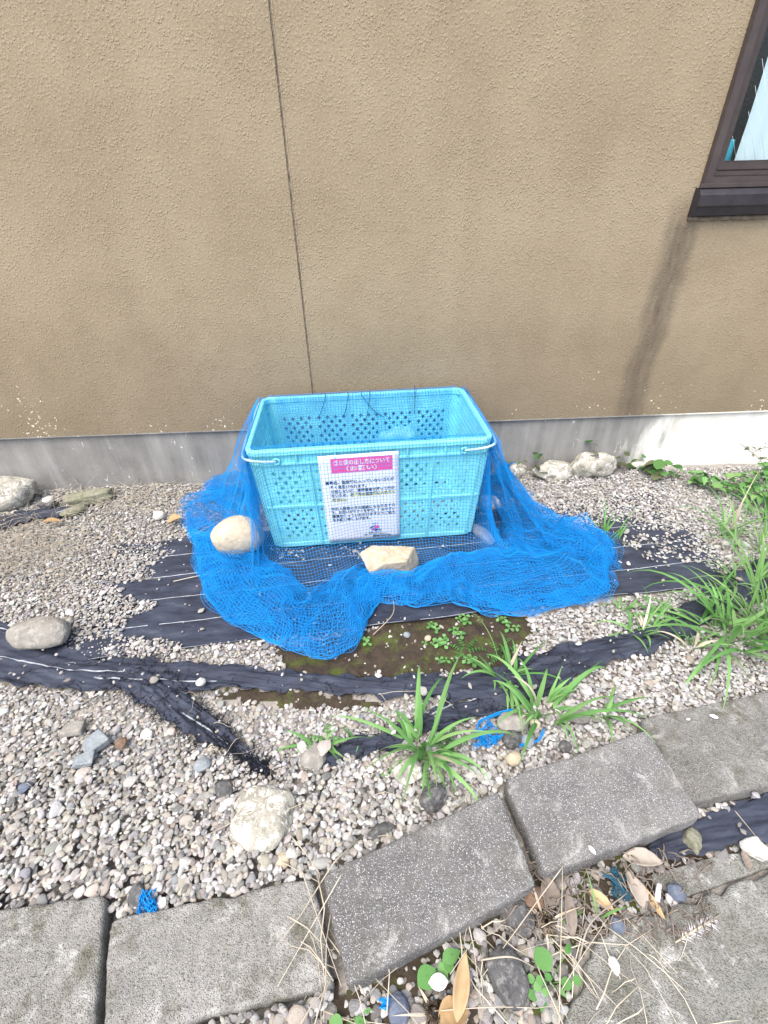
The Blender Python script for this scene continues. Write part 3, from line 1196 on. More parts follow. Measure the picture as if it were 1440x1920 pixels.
def make_crate():
    FP = [(-0.86, -0.56), (-0.50, -0.20), (-0.15, 0.15), (0.20, 0.50), (0.56, 0.86)]
    EP = [(-0.74, -0.30), (-0.18, 0.18), (0.30, 0.74)]
    walls = []
    for nm, hb, ht, ob, ot, fn, pn in (
            ('wall', WB / 2, WT / 2, DB / 2, DT / 2, lambda a, o, z: (a, -o, z), FP),
            ('wall', WB / 2, WT / 2, DB / 2, DT / 2, lambda a, o, z: (-a, o, z), FP),
            ('wall', DB / 2, DT / 2, WB / 2, WT / 2, lambda a, o, z: (o, a, z), EP),
            ('wall', DB / 2, DT / 2, WB / 2, WT / 2, lambda a, o, z: (-o, -a, z), EP)):
        w, pt = crate_wall(nm, hb, ht, ob, ot, fn, pn)
        walls.append((w, pt, fn, hb, ht, ob, ot, pn))
    # upright ribs between the panels and a rail between the two rows
    for w, pt, fn, hb, ht, ob, ot, pn in walls:
        cuts = [(pn[k][1] + pn[k + 1][0]) / 2 for k in range(len(pn) - 1)] + [-0.93, 0.93]
        for u in cuts:
            V = []
            hw = 0.005
            for tt in (0.0, 0.93):
                half = hb + (ht - hb) * tt
                off = ob + (ot - ob) * tt
                z = 0.012 + (HC - 0.012) * tt
                for a, o_ in ((u * half - hw, off + 0.0018), (u * half + hw, off + 0.0018), (u * half + hw * 0.7, off + 0.008), (u * half - hw * 0.7, off + 0.008)):
                    V.append(fn(a, o_, z))
            F = [(0, 1, 5, 4), (1, 2, 6, 5), (2, 3, 7, 6), (3, 0, 4, 7), (3, 2, 1, 0), (4, 5, 6, 7)]
            obj('rib', V, F, 'crate_plastic', w)
        V = []
        for tt, oo in ((0.425, 0.0018), (0.455, 0.0018), (0.45, 0.006), (0.43, 0.006)):
            half = (hb + (ht - hb) * tt) * 0.985
            off = ob + (ot - ob) * tt
            z = 0.012 + (HC - 0.012) * tt
            V += [fn(-half, off + oo, z), fn(half, off + oo, z)]
        F = [(0, 1, 3, 2), (2, 3, 5, 4), (4, 5, 7, 6), (6, 7, 1, 0), (0, 2, 4, 6), (1, 7, 5, 3)]
        obj('rail', V, F, 'crate_plastic', w)

    def sweep(name, hx, hy, prof, rad=0.03):
        path = []
        for cx, cy, a0 in ((hx - rad, hy - rad, 0), (-hx + rad, hy - rad, 90), (-hx + rad, -hy + rad, 180), (hx - rad, -hy + rad, 270)):
            for q in range(7):
                a = math.radians(a0 + q * 15)
                path.append((cx, cy, math.cos(a), math.sin(a)))
        n, m = len(path), len(prof)
        V = []
        for cx, cy, dx, dy in path:
            for r, z in prof:
                V.append((cx + dx * (rad + r), cy + dy * (rad + r), z))
        F = [(i * m + k, ((i + 1) % n) * m + k, ((i + 1) % n) * m + (k + 1) % m, i * m + (k + 1) % m) for i in range(n) for k in range(m)]
        return obj(name, V, F, 'crate_plastic', crate)
    sweep('rim', WT / 2, DT / 2, [(-0.006, HC - 0.016), (0.010, HC - 0.016), (0.013, HC - 0.012), (0.013, HC + 0.003), (0.010, HC + 0.007), (-0.004, HC + 0.007), (-0.006, HC + 0.003)])
    sweep('lower_flange', WT / 2 - 0.003, DT / 2 - 0.003, [(0.002, HC - 0.058), (0.010, HC - 0.058), (0.012, HC - 0.054), (0.012, HC - 0.048), (0.002, HC - 0.046)])
    sweep('foot', WB / 2 - 0.002, DB / 2 - 0.002, [(-0.012, 0.0), (0.003, 0.0), (0.006, 0.004), (0.006, 0.022), (0.002, 0.026), (-0.012, 0.018)])
    # open lattice floor
    bm = bmesh.new()
    def bar(x0, x1, y0, y1, z0, z1):
        r = bmesh.ops.create_cube(bm, size=1)
        for v in r['verts']:
            v.co = Vector(((x0 + x1) / 2 + v.co.x * (x1 - x0), (y0 + y1) / 2 + v.co.y * (y1 - y0), (z0 + z1) / 2 + v.co.z * (z1 - z0)))
    for k in range(23):
        x = -WB / 2 + 0.02 + (WB - 0.04) * k / 22
        bar(x - 0.004, x + 0.004, -DB / 2 + 0.004, DB / 2 - 0.004, 0.008, 0.0145)
    for k in range(13):
        y = -DB / 2 + 0.02 + (DB - 0.04) * k / 12
        bar(-WB / 2 + 0.004, WB / 2 - 0.004, y - 0.004, y + 0.004, 0.0086, 0.0139)
    from_bm('floor_lattice', bm, 'crate_plastic', crate)
    # wire carrying handles folded down round both ends, with their pivots
    for s in (-1, 1):
        zz = HC - 0.036
        path = [(s * 0.345, -DT / 2 - 0.014, zz), (s * 0.40, -DT / 2 - 0.018, zz + 0.006), (s * (WT / 2 - 0.01), -DT / 2 - 0.024, zz + 0.015), (s * (WT / 2 + 0.020), -DT / 2 + 0.0, zz + 0.022),
                (s * (WT / 2 + 0.026), -DT / 4, zz + 0.024), (s * (WT / 2 + 0.026), DT / 4, zz + 0.024), (s * (WT / 2 + 0.020), DT / 2, zz + 0.022), (s * (WT / 2 - 0.01), DT / 2 + 0.024, zz + 0.015), (s * 0.40, DT / 2 + 0.018, zz + 0.006), (s * 0.345, DT / 2 + 0.014, zz)]
        h = tube('handle', smooth_path(path, 60), 0.0052, 'handle_wire', crate, 8)
        for e in (-1, 1):
            pts = [(s * 0.345 + 0.011 * math.cos(a), e * (DT / 2 + 0.013), zz + 0.011 * math.sin(a)) for a in np.linspace(0, 2 * math.pi, 15)[:-1]]
            V, F = tube_data(pts, 0.0048, 6, True)
            obj('pivot_loop', V, F, 'crate_plastic', h, True)
    # short stiffeners between rim and flange
    for e in (-1, 1):
        for u in (-0.62, -0.3, 0.0, 0.3, 0.62):
            x = u * WT / 2
            y = e * (DT / 2)
            box('stiffener', x - 0.003, x + 0.003, min(y + e * 0.001, y + e * 0.011), max(y + e * 0.001, y + e * 0.011), HC - 0.047, HC - 0.0165, 'crate_plastic', crate)


make_crate()


# ------------------------------------------------------------------ the notice hung on the crate
def make_sign():
    th = math.atan2((DT - DB) / 2, HC)
    up = Vector((0, -math.sin(th), math.cos(th)))
    nrm = Vector((0, -math.cos(th), -math.sin(th)))
    SW, SH = 0.297, 0.42
    root = empty('notice_sign')
    tag(root, 'white laminated notice with pink heading on the front of the crate', 'sign')
    org = Vector((0, -DB / 2, 0)) + up * 0.230 + nrm * 0.0135 + Vector((-0.045, 0, 0))
    R = Matrix((Vector((1, 0, 0)), up, nrm)).transposed().to_4x4()
    root.matrix_world = CM @ Matrix.Translation(org) @ R @ Matrix.Rotation(0.016, 4, 'Z')
    # local: x right, y up, z out of the sheet; slight curl of the sheet
    def curl(x, y):
        return 0.0012 * math.sin(x * 14 + 1) + 0.001 * math.cos(y * 11)
    nx, ny = 14, 18
    V, F = [], []
    for lay in (0, -0.0016):
        for j in range(ny + 1):
            for i in range(nx + 1):
                x, y = SW * (i / nx - 0.5), SH * (j / ny - 0.5)
                V.append((x, y, curl(x, y) + lay))
    m = (nx + 1) * (ny + 1)
    for j in range(ny):
        for i in range(nx):
            a = j * (nx + 1) + i
            F.append((a, a + 1, a + nx + 2, a + nx + 1))
            F.append((m + a, m + a + nx + 1, m + a + nx + 2, m + a + 1))
    b = [i for i in range(nx + 1)] + [j * (nx + 1) + nx for j in range(1, ny + 1)] + [ny * (nx + 1) + i for i in range(nx - 1, -1, -1)] + [j * (nx + 1) for j in range(ny - 1, 0, -1)]
    for k in range(len(b)):
        F.append((b[k], m + b[k], m + b[(k + 1) % len(b)], b[(k + 1) % len(b)]))
    obj('sheet', V, F, 'paper', root, True)

    def patch(name, x0, x1, y0, y1, mat, z):
        n = 10
        V = []
        for i in range(n + 1):
            for y in (y0, y1):
                x = x0 + (x1 - x0) * i / n
                V.append((x, y, curl(x, y) + z))
        return obj(name, V, [(2 * i, 2 * i + 2, 2 * i + 3, 2 * i + 1) for i in range(n)], mat, root)

    def X(f):
        return SW * (f - 0.5)

    def Y(f):
        return SH * (0.5 - f)
    patch('heading_band', X(0.15), X(0.92), Y(0.185), Y(0.035), 'print_pink', 0.0006)
    patch('highlight', X(0.36), X(0.935), Y(0.45), Y(0.414), 'print_yellow', 0.0006)
    patch('highlight', X(0.115), X(0.30), Y(0.50), Y(0.464), 'print_yellow', 0.0006)

    def line(txt, fx, fy, size, mat, fx1=None, bold=0.0):
        cu = bpy.data.curves.new('text_line', 'FONT')
        cu.body = txt
        cu.size = size
        cu.offset = bold
        cu.resolution_u = 2
        tmp = bpy.data.objects.new('text_line', cu)
        COL.objects.link(tmp)
        dg = bpy.context.evaluated_depsgraph_get()
        me = bpy.data.meshes.new_from_object(tmp.evaluated_get(dg))
        bpy.data.objects.remove(tmp)
        bpy.data.curves.remove(cu)
        if not len(me.vertices):
            return
        co = np.zeros(len(me.vertices) * 3)
        me.vertices.foreach_get('co', co)
        co = co.reshape(-1, 3)
        w = co[:, 0].max() - co[:, 0].min()
        k = (X(fx1) - X(fx)) / w if fx1 else 1
        co[:, 0] = X(fx) + (co[:, 0] - co[:, 0].min()) * k
        co[:, 1] = Y(fy) + co[:, 1]
        co[:, 2] = [curl(a, b_) + 0.0011 for a, b_ in co[:, :2]]
        me.vertices.foreach_set('co', co.ravel())
        me.materials.clear()
        me.materials.append(MAT[mat])
        o = bpy.data.objects.new('text_line', me)
        link(o, root)
    line('ゴミ袋の出し方について', 0.185, 0.098, 0.0235, 'print_white', 0.885, 0.0005)
    line('（お願い）', 0.34, 0.162, 0.0235, 'print_white', 0.72, 0.0005)
    body = [('■最近、指定袋に入っていないゴミが', 0.06, 0.300, 0.935), ('多く見受けられます。', 0.11, 0.350, 0.575), ('分別しないと、清掃業者が持って行か', 0.11, 0.397, 0.94), ('ないため、必ず市の指定袋に入れてく', 0.112, 0.443, 0.938), ('ださい。', 0.115, 0.491, 0.30),
            ('他の入居者の方の迷惑にもなりますの', 0.085, 0.596, 0.94), ('で、お互いがマナーを守り、住みやすい', 0.085, 0.640, 0.94), ('環境を保っていただけますようご協力', 0.085, 0.686, 0.94), ('をお願い申し上げます。', 0.09, 0.730, 0.60)]
    for tx, x0, y, x1 in body:
        line(tx, x0, y, 0.0175, 'print_black', x1, 0.00045)
    line('つなぐ', 0.615, 0.800, 0.010, 'print_blue', 0.70, 0.0003)
    # the small emblem: overlapping brush-like lozenges
    def blob(pts, mat, z):
        V = [(X(a), Y(b_), curl(X(a), Y(b_)) + z) for a, b_ in pts]
        obj('emblem', V, [tuple(range(len(V)))], mat, root)
    blob([(0.575, 0.845), (0.59, 0.835), (0.66, 0.812), (0.665, 0.822), (0.62, 0.845), (0.60, 0.85)], 'print_blue', 0.0012)
    blob([(0.64, 0.845), (0.655, 0.825), (0.69, 0.812), (0.72, 0.828), (0.715, 0.848), (0.68, 0.856)], 'print_pink', 0.0013)
    blob([(0.595, 0.865), (0.62, 0.850), (0.66, 0.845), (0.68, 0.858), (0.65, 0.875), (0.61, 0.878)], 'print_violet', 0.0014)
    blob([(0.64, 0.885), (0.655, 0.868), (0.69, 0.860), (0.70, 0.872), (0.67, 0.888)], 'print_blue', 0.0015)
    blob([(0.695, 0.880), (0.715, 0.862), (0.745, 0.878), (0.72, 0.886)], 'print_green', 0.0016)
    line('分別しないと', 0.56, 0.914, 0.011, 'print_blue', 0.745, 0.0003)
    line('環境にやさしい街づくりをめざして', 0.50, 0.936, 0.008, 'print_black', 0.82, 0.0002)
    line('有限会社小山不動産', 0.62, 0.962, 0.011, 'print_black', 0.87, 0.0005)


make_sign()


# ------------------------------------------------------------------ the net: draped by a small cloth calculation
NET_X, NET_Y0, NET_Y1, SPC = 1.20, -1.12, 0.46, 0.025


def drape():
    nx = int(round(2 * NET_X / SPC)) + 1
    ny = int(round((NET_Y1 - NET_Y0) / SPC)) + 1
    gx = np.linspace(-NET_X, NET_X, nx)
    gy = np.linspace(NET_Y0, NET_Y1, ny)
    X, Y = np.meshgrid(gx, gy, indexing='ij')
    p = np.stack([X, Y, np.full_like(X, HC + 0.03)], -1)
    p[..., 2] += 0.012 * fbm(p * np.array([7, 7, 1]), 61, 3)
    v = np.zeros_like(p)

    def loc(px, py, z=0.02):
        q = CMI @ G(px, py, z)
        return (q.x, q.y)

    def poly(pts, n):
        P = np.array([loc(*q) for q in pts])
        s = np.concatenate([[0], np.cumsum(np.linalg.norm(np.diff(P, axis=0), axis=1))])
        t = np.linspace(0, s[-1], n)
        return np.stack([np.interp(t, s, P[:, 0]), np.interp(t, s, P[:, 1])], 1)
    front = poly([(372, 1060), (385, 1120), (425, 1165), (480, 1195), (560, 1228), (612, 1240), (668, 1212), (690, 1160), (720, 1118), (780, 1142), (850, 1132), (905, 1150), (965, 1158), (1020, 1148), (1090, 1134), (1142, 1108)], nx)
    right = poly([(1142, 1108), (1136, 1050), (1120, 1010), (1050, 985), (985, 940), (955, 900), (950, 850)], ny)
    left = poly([(372, 1060), (368, 1020), (352, 1000), (352, 945), (395, 930), (400, 900), (430, 870)], ny)
    foot = [tuple(q) for q in front] + [tuple(q) for q in right] + [tuple(q) for q in left[::-1]]
    # the back edge drops behind the crate
    nstep = 230
    L = SPC
    dt = 1 / 60
    stone_pts = [(loc(440, 1030), 0.075), (loc(733, 1082), 0.085)]
    f0 = p[:, 0, :2].copy(); r0 = p[-1, :, :2].copy(); l0 = p[0, :, :2].copy()
    fz0 = p[:, 0, 2].copy(); rz0 = p[-1, :, 2].copy(); lz0 = p[0, :, 2].copy()

    def dist(a, b, rest, ks, kc):
        d = b - a
        l = np.linalg.norm(d, axis=-1, keepdims=True) + 1e-9
        e = (l - rest) / l
        k = np.where(e > 0, ks, kc) * 0.5
        c = d * e * k
        a += c
        b -= c

    slope_d, slope_w = (DT - DB) / 2 / HC, (WT - WB) / 2 / HC
    th = 0.016

    def collide(p):
        x, y, z = p[..., 0], p[..., 1], p[..., 2]
        zc = np.clip(z, 0, HC)
        hx = WB / 2 + slope_w * zc + th
        hy = DB / 2 + slope_d * zc + th
        px_, py_ = hx - np.abs(x), hy - np.abs(y)
        # the sheet may sag a little into the open top away from the rim
        inner = np.clip(np.minimum(px_, py_) / 0.22, 0, 1)
        top = HC + 0.012 - 0.085 * inner * inner * (3 - 2 * inner)
        pz = top - z
        ins = (px_ > 0) & (py_ > 0) & (pz > 0)
        up = ins & (pz <= np.minimum(px_, py_)) | (ins & (inner > 0.35))
        sx = ins & ~up & (px_ <= py_)
        sy = ins & ~up & ~sx
        p[..., 2] = np.where(up, top, p[..., 2])
        p[..., 0] = np.where(sx, np.sign(x) * hx, p[..., 0])
        p[..., 1] = np.where(sy, np.sign(y) * hy, p[..., 1])
        p[..., 2] = np.maximum(p[..., 2], 0.012)
        p[..., 1] = np.minimum(p[..., 1], 0.285 + 0 * x)

    # the net is tied to the rim: threads that cross it stay where they lie
    hx_, hy_ = WT / 2 + 0.004, DT / 2 + 0.004
    onrim = ((np.abs(np.abs(X) - hx_) < 0.014) & (np.abs(Y) < hy_)) | ((np.abs(np.abs(Y) - hy_) < 0.014) & (np.abs(X) < hx_))
    pin = np.stack([X, Y, np.full_like(X, HC + 0.014)], -1)[onrim]
    # a net of this size lies in several layers: let each patch rest at its own height when bunched
    lay = 0.012 + 0.03 * np.clip(fbm(np.stack([X * 5, Y * 5, 0 * X], -1), 77, 2) + 0.2, 0, 1)
    for st in range(nstep):
        q = p.copy()
        v *= 0.965
        v[..., 2] -= 9.8 * dt
        sp = np.linalg.norm(v, axis=-1, keepdims=True)
        v *= np.minimum(1, 2.5 / (sp + 1e-9))
        p = p + v * dt
        a = min(1.0, st / 130.0)
        a = a * a * (3 - 2 * a)
        b = max(0.0, 1 - st / 90.0)
        for it in range(9):
            # threads
            for ax in (0, 1):
                P_ = p if ax == 0 else p.transpose(1, 0, 2)
                for s in (0, 1):
                    A_, B_ = P_[s:-1:2], P_[s + 1::2]
                    n = min(len(A_), len(B_))
                    dist(A_[:n], B_[:n], L, 1.0, 0.25)
            # shear, weak
            if it % 3 == 0:
                for s in (0, 1):
                    dist(p[s:-1:2, :-1][: (p.shape[0] - s) // 2], p[s + 1::2, 1:][: (p.shape[0] - s) // 2], L * 1.414, 0.08, 0.03)
            # bending: keep folds open
            for ax in (0, 1):
                P_ = p if ax == 0 else p.transpose(1, 0, 2)
                for s in range(4):
                    A_, B_ = P_[s::4], P_[s + 2::4]
                    n = min(len(A_), len(B_))
                    dist(A_[:n], B_[:n], 2 * L, 0.0, 0.10)
                for s in range(8):
                    A_, B_ = P_[s::8], P_[s + 4::8]
                    n = min(len(A_), len(B_))
                    dist(A_[:n], B_[:n], 3.0 * L, 0.0, 0.05)
            # guided edges
            if a > 0:
                for E_, tgt, e0, z0_ in ((p[:, 0], front, f0, fz0), (p[-1], right, r0, rz0), (p[0], left, l0, lz0)):
                    E_[:, :2] = e0 * (1 - a) + tgt * a
                    zt = z0_ * b + 0.014
                    E_[:, 2] = np.minimum(np.maximum(E_[:, 2], 0.012), zt)
            collide(p)
            p[onrim] = pin
            for (c, r) in stone_pts:
                if a > 0.6:
                    d2 = (p[..., 0] - c[0]) ** 2 + (p[..., 1] - c[1]) ** 2
                    m = (d2 < r * r) & (p[..., 2] < 0.2)
                    p[..., 2] = np.where(m, np.minimum(p[..., 2], 0.02), p[..., 2])
        if st > 60:
            # slack stays within the footprint the edges mark out
            o_ = ~in_poly(p[..., 0], p[..., 1], foot) & (p[..., 2] < 0.22) & (p[..., 1] < 0.2)
            o_[:, 0] = o_[0] = o_[-1] = False
            p[..., :2] = np.where(o_[..., None], p[..., :2] * 0.985 + 0.015 * np.array([0, -0.15]), p[..., :2])
        v = (p - q) / dt
        low = p[..., 2] < 0.02
        v[low] *= 0.25
        if st > 180:
            v *= 0.8
    return p


def upsample(p, k):
    """cubic in both directions"""
    def one(a):
        n = a.shape[0]
        t = np.linspace(0, n - 1, (n - 1) * k + 1)
        i = np.minimum(t.astype(int), n - 2)
        u = (t - i)[:, None, None]
        g = lambda j: a[np.clip(j, 0, n - 1)]
        A_, B_, C_, D_ = g(i - 1), g(i), g(i + 1), g(i + 2)
        return 0.5 * (2 * B_ + (C_ - A_) * u + (2 * A_ - 5 * B_ + 4 * C_ - D_) * u ** 2 + (3 * B_ - A_ - 3 * C_ + D_) * u ** 3)
    a = one(p)
    return one(a.transpose(1, 0, 2)).transpose(1, 0, 2)


def net_tubes(lines, r):
    """many polylines (m, n, 3) -> three-sided tubes, one mesh"""
    P = lines
    T = np.gradient(P, axis=1)
    T /= np.linalg.norm(T, axis=2, keepdims=True) + 1e-9
    ref = np.array([0.21, 0.31, 0.93])
    S = np.cross(T, ref)
    S /= np.linalg.norm(S, axis=2, keepdims=True) + 1e-9
    Q = np.cross(S, T)
    m, n = P.shape[:2]
    V = np.zeros((m, n, 3, 3))
    for k in range(3):
        a = 2 * math.pi * k / 3
        V[:, :, k] = P + (S * math.cos(a) + Q * math.sin(a)) * r
    idx = np.arange(m * n * 3).reshape(m, n, 3)
    F = []
    for k in range(3):
        k2 = (k + 1) % 3
        F.append(np.stack([idx[:, :-1, k], idx[:, :-1, k2], idx[:, 1:, k2], idx[:, 1:, k]], -1).reshape(-1, 4))
    return V.reshape(-1, 3), np.concatenate(F)


def fast_mesh(name, V, F, mat, smooth=True):
    me = bpy.data.meshes.new(name)
    nf = len(F)
    me.vertices.add(len(V))
    me.vertices.foreach_set('co', np.asarray(V, np.float32).ravel())
    me.loops.add(nf * 4)
    me.loops.foreach_set('vertex_index', np.asarray(F, np.int32).ravel())
    me.polygons.add(nf)
    me.polygons.foreach_set('loop_start', np.arange(0, nf * 4, 4, dtype=np.int32))
    me.materials.append(MAT[mat])
    me.update(calc_edges=True)
    if smooth:
        me.shade_smooth()
    return me


def net_folds():
    """the slack of the net: the thick gathered roll round the front and both ends, and the loose folds hanging at the ends"""
    def path(pts, n):
        P = np.array([tuple(CMI @ G(a, b, 0.0)) for a, b in pts])[:, :2]
        P = smooth_path([(q[0], q[1], 0) for q in P], n * 3)[:, :2]
        l = np.concatenate([[0], np.cumsum(np.linalg.norm(np.diff(P, axis=0), axis=1))])
        t = np.linspace(0, l[-1], n)
        return np.stack([np.interp(t, l, P[:, 0]), np.interp(t, l, P[:, 1])], 1), l[-1]
    out = []

    def roll(outer, inner, passes, hgt, seed, pitch=0.0120, rise=0.014, amp=0.042):
        O, lo = path(outer, 400)
        I, li = path(inner, 400)
        ln = max(lo, li)
        n = int(ln / pitch)
        wid = np.linalg.norm(O - I, axis=1).mean()
        m = int(passes * wid * 1.25 / pitch)
        S, T = np.meshgrid(np.linspace(0, 1, n), np.linspace(0, 1, m), indexing='ij')
        # the threads swirl with the folds
        Sw = np.clip(S + (0.030 * fbm(np.stack([S * ln * 4, T * 3 * passes / 3, 0 * S + seed], -1), seed, 2)) * np.minimum(1, np.minimum(S, 1 - S) * 12), 0, 1)
        ph = T * passes
        k = np.floor(ph)
        u = ph - k
        f = np.where(k % 2 == 0, 1 - u, u)                       # starts at the outer edge and folds back and forth
        f = 0.5 - 0.5 * np.cos(np.pi * f)
        f = 0.35 * f + 0.65 * np.where(k % 2 == 0, 1 - u, u)
        edge = 1 + 0.10 * fbm(np.stack([Sw * ln * 6, k * 7.7, 0 * S + seed], -1), seed + 3, 2)
        inn = 0.16 * (k / passes) * (1 + fbm(np.stack([Sw * ln * 5, k * 3.1, 0 * S], -1), seed + 5, 2))
        f = inn + f * (np.clip(edge + 0.02 * k, 0.7, 1.10) - inn)
        ii = Sw * 399
        i0 = np.minimum(ii.astype(int), 398)
        w = (ii - i0)[..., None]
        o_ = O[i0] * (1 - w) + O[i0 + 1] * w
        n_ = I[i0] * (1 - w) + I[i0 + 1] * w
        P = n_ + (o_ - n_) * f[..., None]
        W_ = np.linalg.norm(o_ - n_, axis=-1)
        q = np.stack([Sw * ln * 6 + f * W_ * 5, f * W_ * 5, 0 * S + k * 0.7 + seed], -1)
        r1 = np.abs(fbm(q, seed + 11, 2))
        r2 = np.abs(fbm(q * 1.9 + 5, seed + 13, 2))
        dome = np.clip(np.sin(np.pi * np.clip(f, 0, 1) ** 1.25), 0, 1) ** 0.6
        hs = hgt * (0.65 + 0.6 * vnoise(np.stack([Sw * ln * 3.1, 0 * S, 0 * S + seed], -1), seed + 17))
        z = 0.010 + rise * k * (0.35 + 0.65 * dome) + dome * hs * (0.5 + 0.5 * k / passes) + amp * (0.75 - r1 * 1.5) * (0.3 + 0.7 * dome) + amp * 0.5 * (0.5 - r2)
        jx = 0.016 * fbm(np.stack([P[..., 0] * 14, P[..., 1] * 14, k * 2.0], -1), seed + 19, 2)
        jy = 0.016 * fbm(np.stack([P[..., 0] * 14, P[..., 1] * 14, k * 2.0 + 9], -1), seed + 23, 2)
        out.append(np.stack([P[..., 0] + jx, P[..., 1] + jy, np.maximum(z, 0.006)], -1))
    # left lobe, from the end of the crate round to the notch in front
    roll([(366, 1015), (372, 1075), (395, 1132), (440, 1176), (500, 1205), (560, 1226), (614, 1240), (664, 1216), (690, 1166), (716, 1120), (742, 1098)],
         [(470, 1030), (488, 1048), (505, 1060), (525, 1072), (545, 1085), (560, 1100), (575, 1120), (592, 1122), (612, 1104), (650, 1080), (705, 1070)], 3, 0.045, 5)
    # front roll and right lobe
    roll([(664, 1140), (700, 1136), (740, 1142), (800, 1142), (850, 1134), (905, 1150), (965, 1157), (1020, 1148), (1090, 1134), (1136, 1110), (1143, 1070), (1136, 1026)],
         [(690, 1075), (720, 1080), (760, 1090), (790, 1078), (820, 1060), (850, 1048), (885, 1044), (925, 1040), (965, 1034), (1000, 1020), (1020, 1000), (1040, 985)], 3, 0.050, 29)
    roll([(1138, 1075), (1136, 1030), (1112, 1008), (1050, 985), (1000, 952), (968, 915), (950, 880)],
         [(960, 1050), (935, 1020), (928, 990), (926, 965), (915, 945), (908, 925), (915, 900)], 2, 0.05, 43)
    # left tail reaching over the gravel towards the wall
    roll([(352, 1004), (350, 975), (354, 945), (385, 938), (398, 918), (402, 890)],
         [(455, 1010), (452, 985), (455, 965), (458, 945), (462, 925), (468, 905)], 2, 0.035, 57)

    # loose folds hanging from the rim at the two ends
    for sgn, spread in ((-1, (0.32, 0.05)), (1, (0.17, 0.30))):
        for lay in range(2):
            n, m = int(0.62 / 0.0125), int(0.56 / 0.0125)
            S, T = np.meshgrid(np.linspace(0, 1, n), np.linspace(0, 1, m), indexing='ij')
            y0 = (DT / 2 + 0.02) - S * (DT + 0.05 + 0.03 * lay)
            op = spread[0] + (spread[1] - spread[0]) * S
            fold = fbm(np.stack([S * 5.5, T * 1.3, 0 * S + lay * 5 + sgn * 3], -1), 71, 3)
            o_ = 0.010 + 0.012 * lay + op * (0.6 + 0.4 * lay) * T ** (0.95 + 0.55 * S) + 0.030 * fold * np.sin(np.pi * np.clip(T * 0.9, 0, 1)) * (0.5 + T)
            x = sgn * (WT / 2 - (WT - WB) / 2 * 0.6 * T + np.maximum(o_, 0.012))
            y = y0 - 0.10 * T * T * S + 0.03 * T * fbm(np.stack([S * 4, T * 2, 0 * S + 8 + lay], -1), 73, 2)
            y = np.minimum(y, 0.285)
            z = (HC - 0.002) * (1 - T ** 1.08) + 0.012 + 0.012 * fbm(np.stack([S * 8, T * 6, 0 * S + lay], -1), 79, 2) * T
            out.append(np.stack([x, y, np.maximum(z, 0.008)], -1))
    # a slack part of the net hanging down inside, in front of the back wall
    for lay in range(1):
        n, m = int(0.80 / 0.0125), int(0.32 / 0.0125)
        S, T = np.meshgrid(np.linspace(-1, 1, n), np.linspace(0, 1, m), indexing='ij')
        fo = fbm(np.stack([S * 5, T * 1.6, 0 * S + lay * 4], -1), 83, 3)
        x = S * (0.40 - 0.03 * T) + 0.012 * fo
        y = DT / 2 - 0.008 - (0.045 + 0.03 * lay) * T - 0.03 * np.abs(fo) * np.minimum(1, T * 3)
        z = HC + 0.012 - (0.27 - 0.06 * lay + 0.05 * vnoise(np.stack([S * 2.2, 0 * S + lay, 0 * S], -1), 85)) * T
        out.append(np.stack([x, y, z], -1))
    return out


def make_net():
    p = drape()
    p = upsample(p, 2)
    # yarn-scale irregularity
    p = p + 0.0013 * np.stack([fbm(p * 60, 1, 2), fbm(p * 60, 2, 2), 0.6 * fbm(p * 60, 3, 2)], -1)
    V, F, n0 = [], [], 0
    for q, r in [(p, 0.00072)] + [(q_, 0.00070) for q_ in net_folds()]:
        for lines in (q, q.transpose(1, 0, 2)):
            V1, F1 = net_tubes(lines, r)
            V.append(V1)
            F.append(F1 + n0)
            n0 += len(V1)
    V, F = np.vstack(V), np.vstack(F)
    root = empty('bird_net', (CR_X, CR_Y, 0.016), CR_YAW)
    tag(root, 'blue mesh net draped over the crate and bunched on the ground', 'net')
    me = fast_mesh('mesh_sheet', V, F, 'net_blue')
    o = bpy.data.objects.new('mesh_sheet', me)
    link(o, root)
    tag(o, None, None, None, 'stuff')
    # hem rope along the border
    for edge in (p[:, 0], p[0], p[-1], p[:, -1]):
        tube('hem', edge[::2], 0.0009, 'net_blue', root, 5)
    # thin cords tying the net to the back wall of the crate
    def inner(u, t):
        return Vector((u * WT / 2, DT / 2 - 0.012 - (1 - t) * (DT - DB) / 2, HC * t))
    for (u0, t0, u1, t1) in ((-0.39, 1.0, -0.50, 0.78), (-0.16, 1.0, -0.23, 0.78), (0.06, 1.0, 0.0, 0.72), (-0.02, 1.0, 0.20, 0.76), (0.52, 1.03, 0.52, 0.78)):
        a, b = inner(u0, t0), inner(u1, t1)
        c = (a + b) / 2 + Vector((0, -0.006, -0.012))
        tube('tie_cord', smooth_path([a + Vector((0, 0.012, 0.016)), a, c, b + Vector((0, 0.012, 0))], 16), 0.0017, 'cord_blue', root, 5)
    return p


NETP = make_net()


def make_bag():
    """crumpled film inside the crate near the back wall"""
    bm = bmesh.new()
    bmesh.ops.create_icosphere(bm, subdivisions=4, radius=1)
    co = np.array([v.co[:] for v in bm.verts])
    n = fbm(co * 1.7, 5, 3)
    rid = np.abs(fbm(co * 3.1 + 4, 9, 2))
    for v, a, b in zip(bm.verts, n, rid):
        v.co = Vector((v.co.x * 0.115, v.co.y * 0.07, v.co.z * 0.13)) * (1 + 0.22 * a - 0.30 * b)
        v.co = CM @ (v.co + Vector((0.15, 0.15, 0.225)))
    o = from_bm('plastic_bag', bm, 'bag_film', None, True)
    tag(o, 'crumpled pale blue plastic bag inside the crate at its back wall', 'bag')


make_bag()


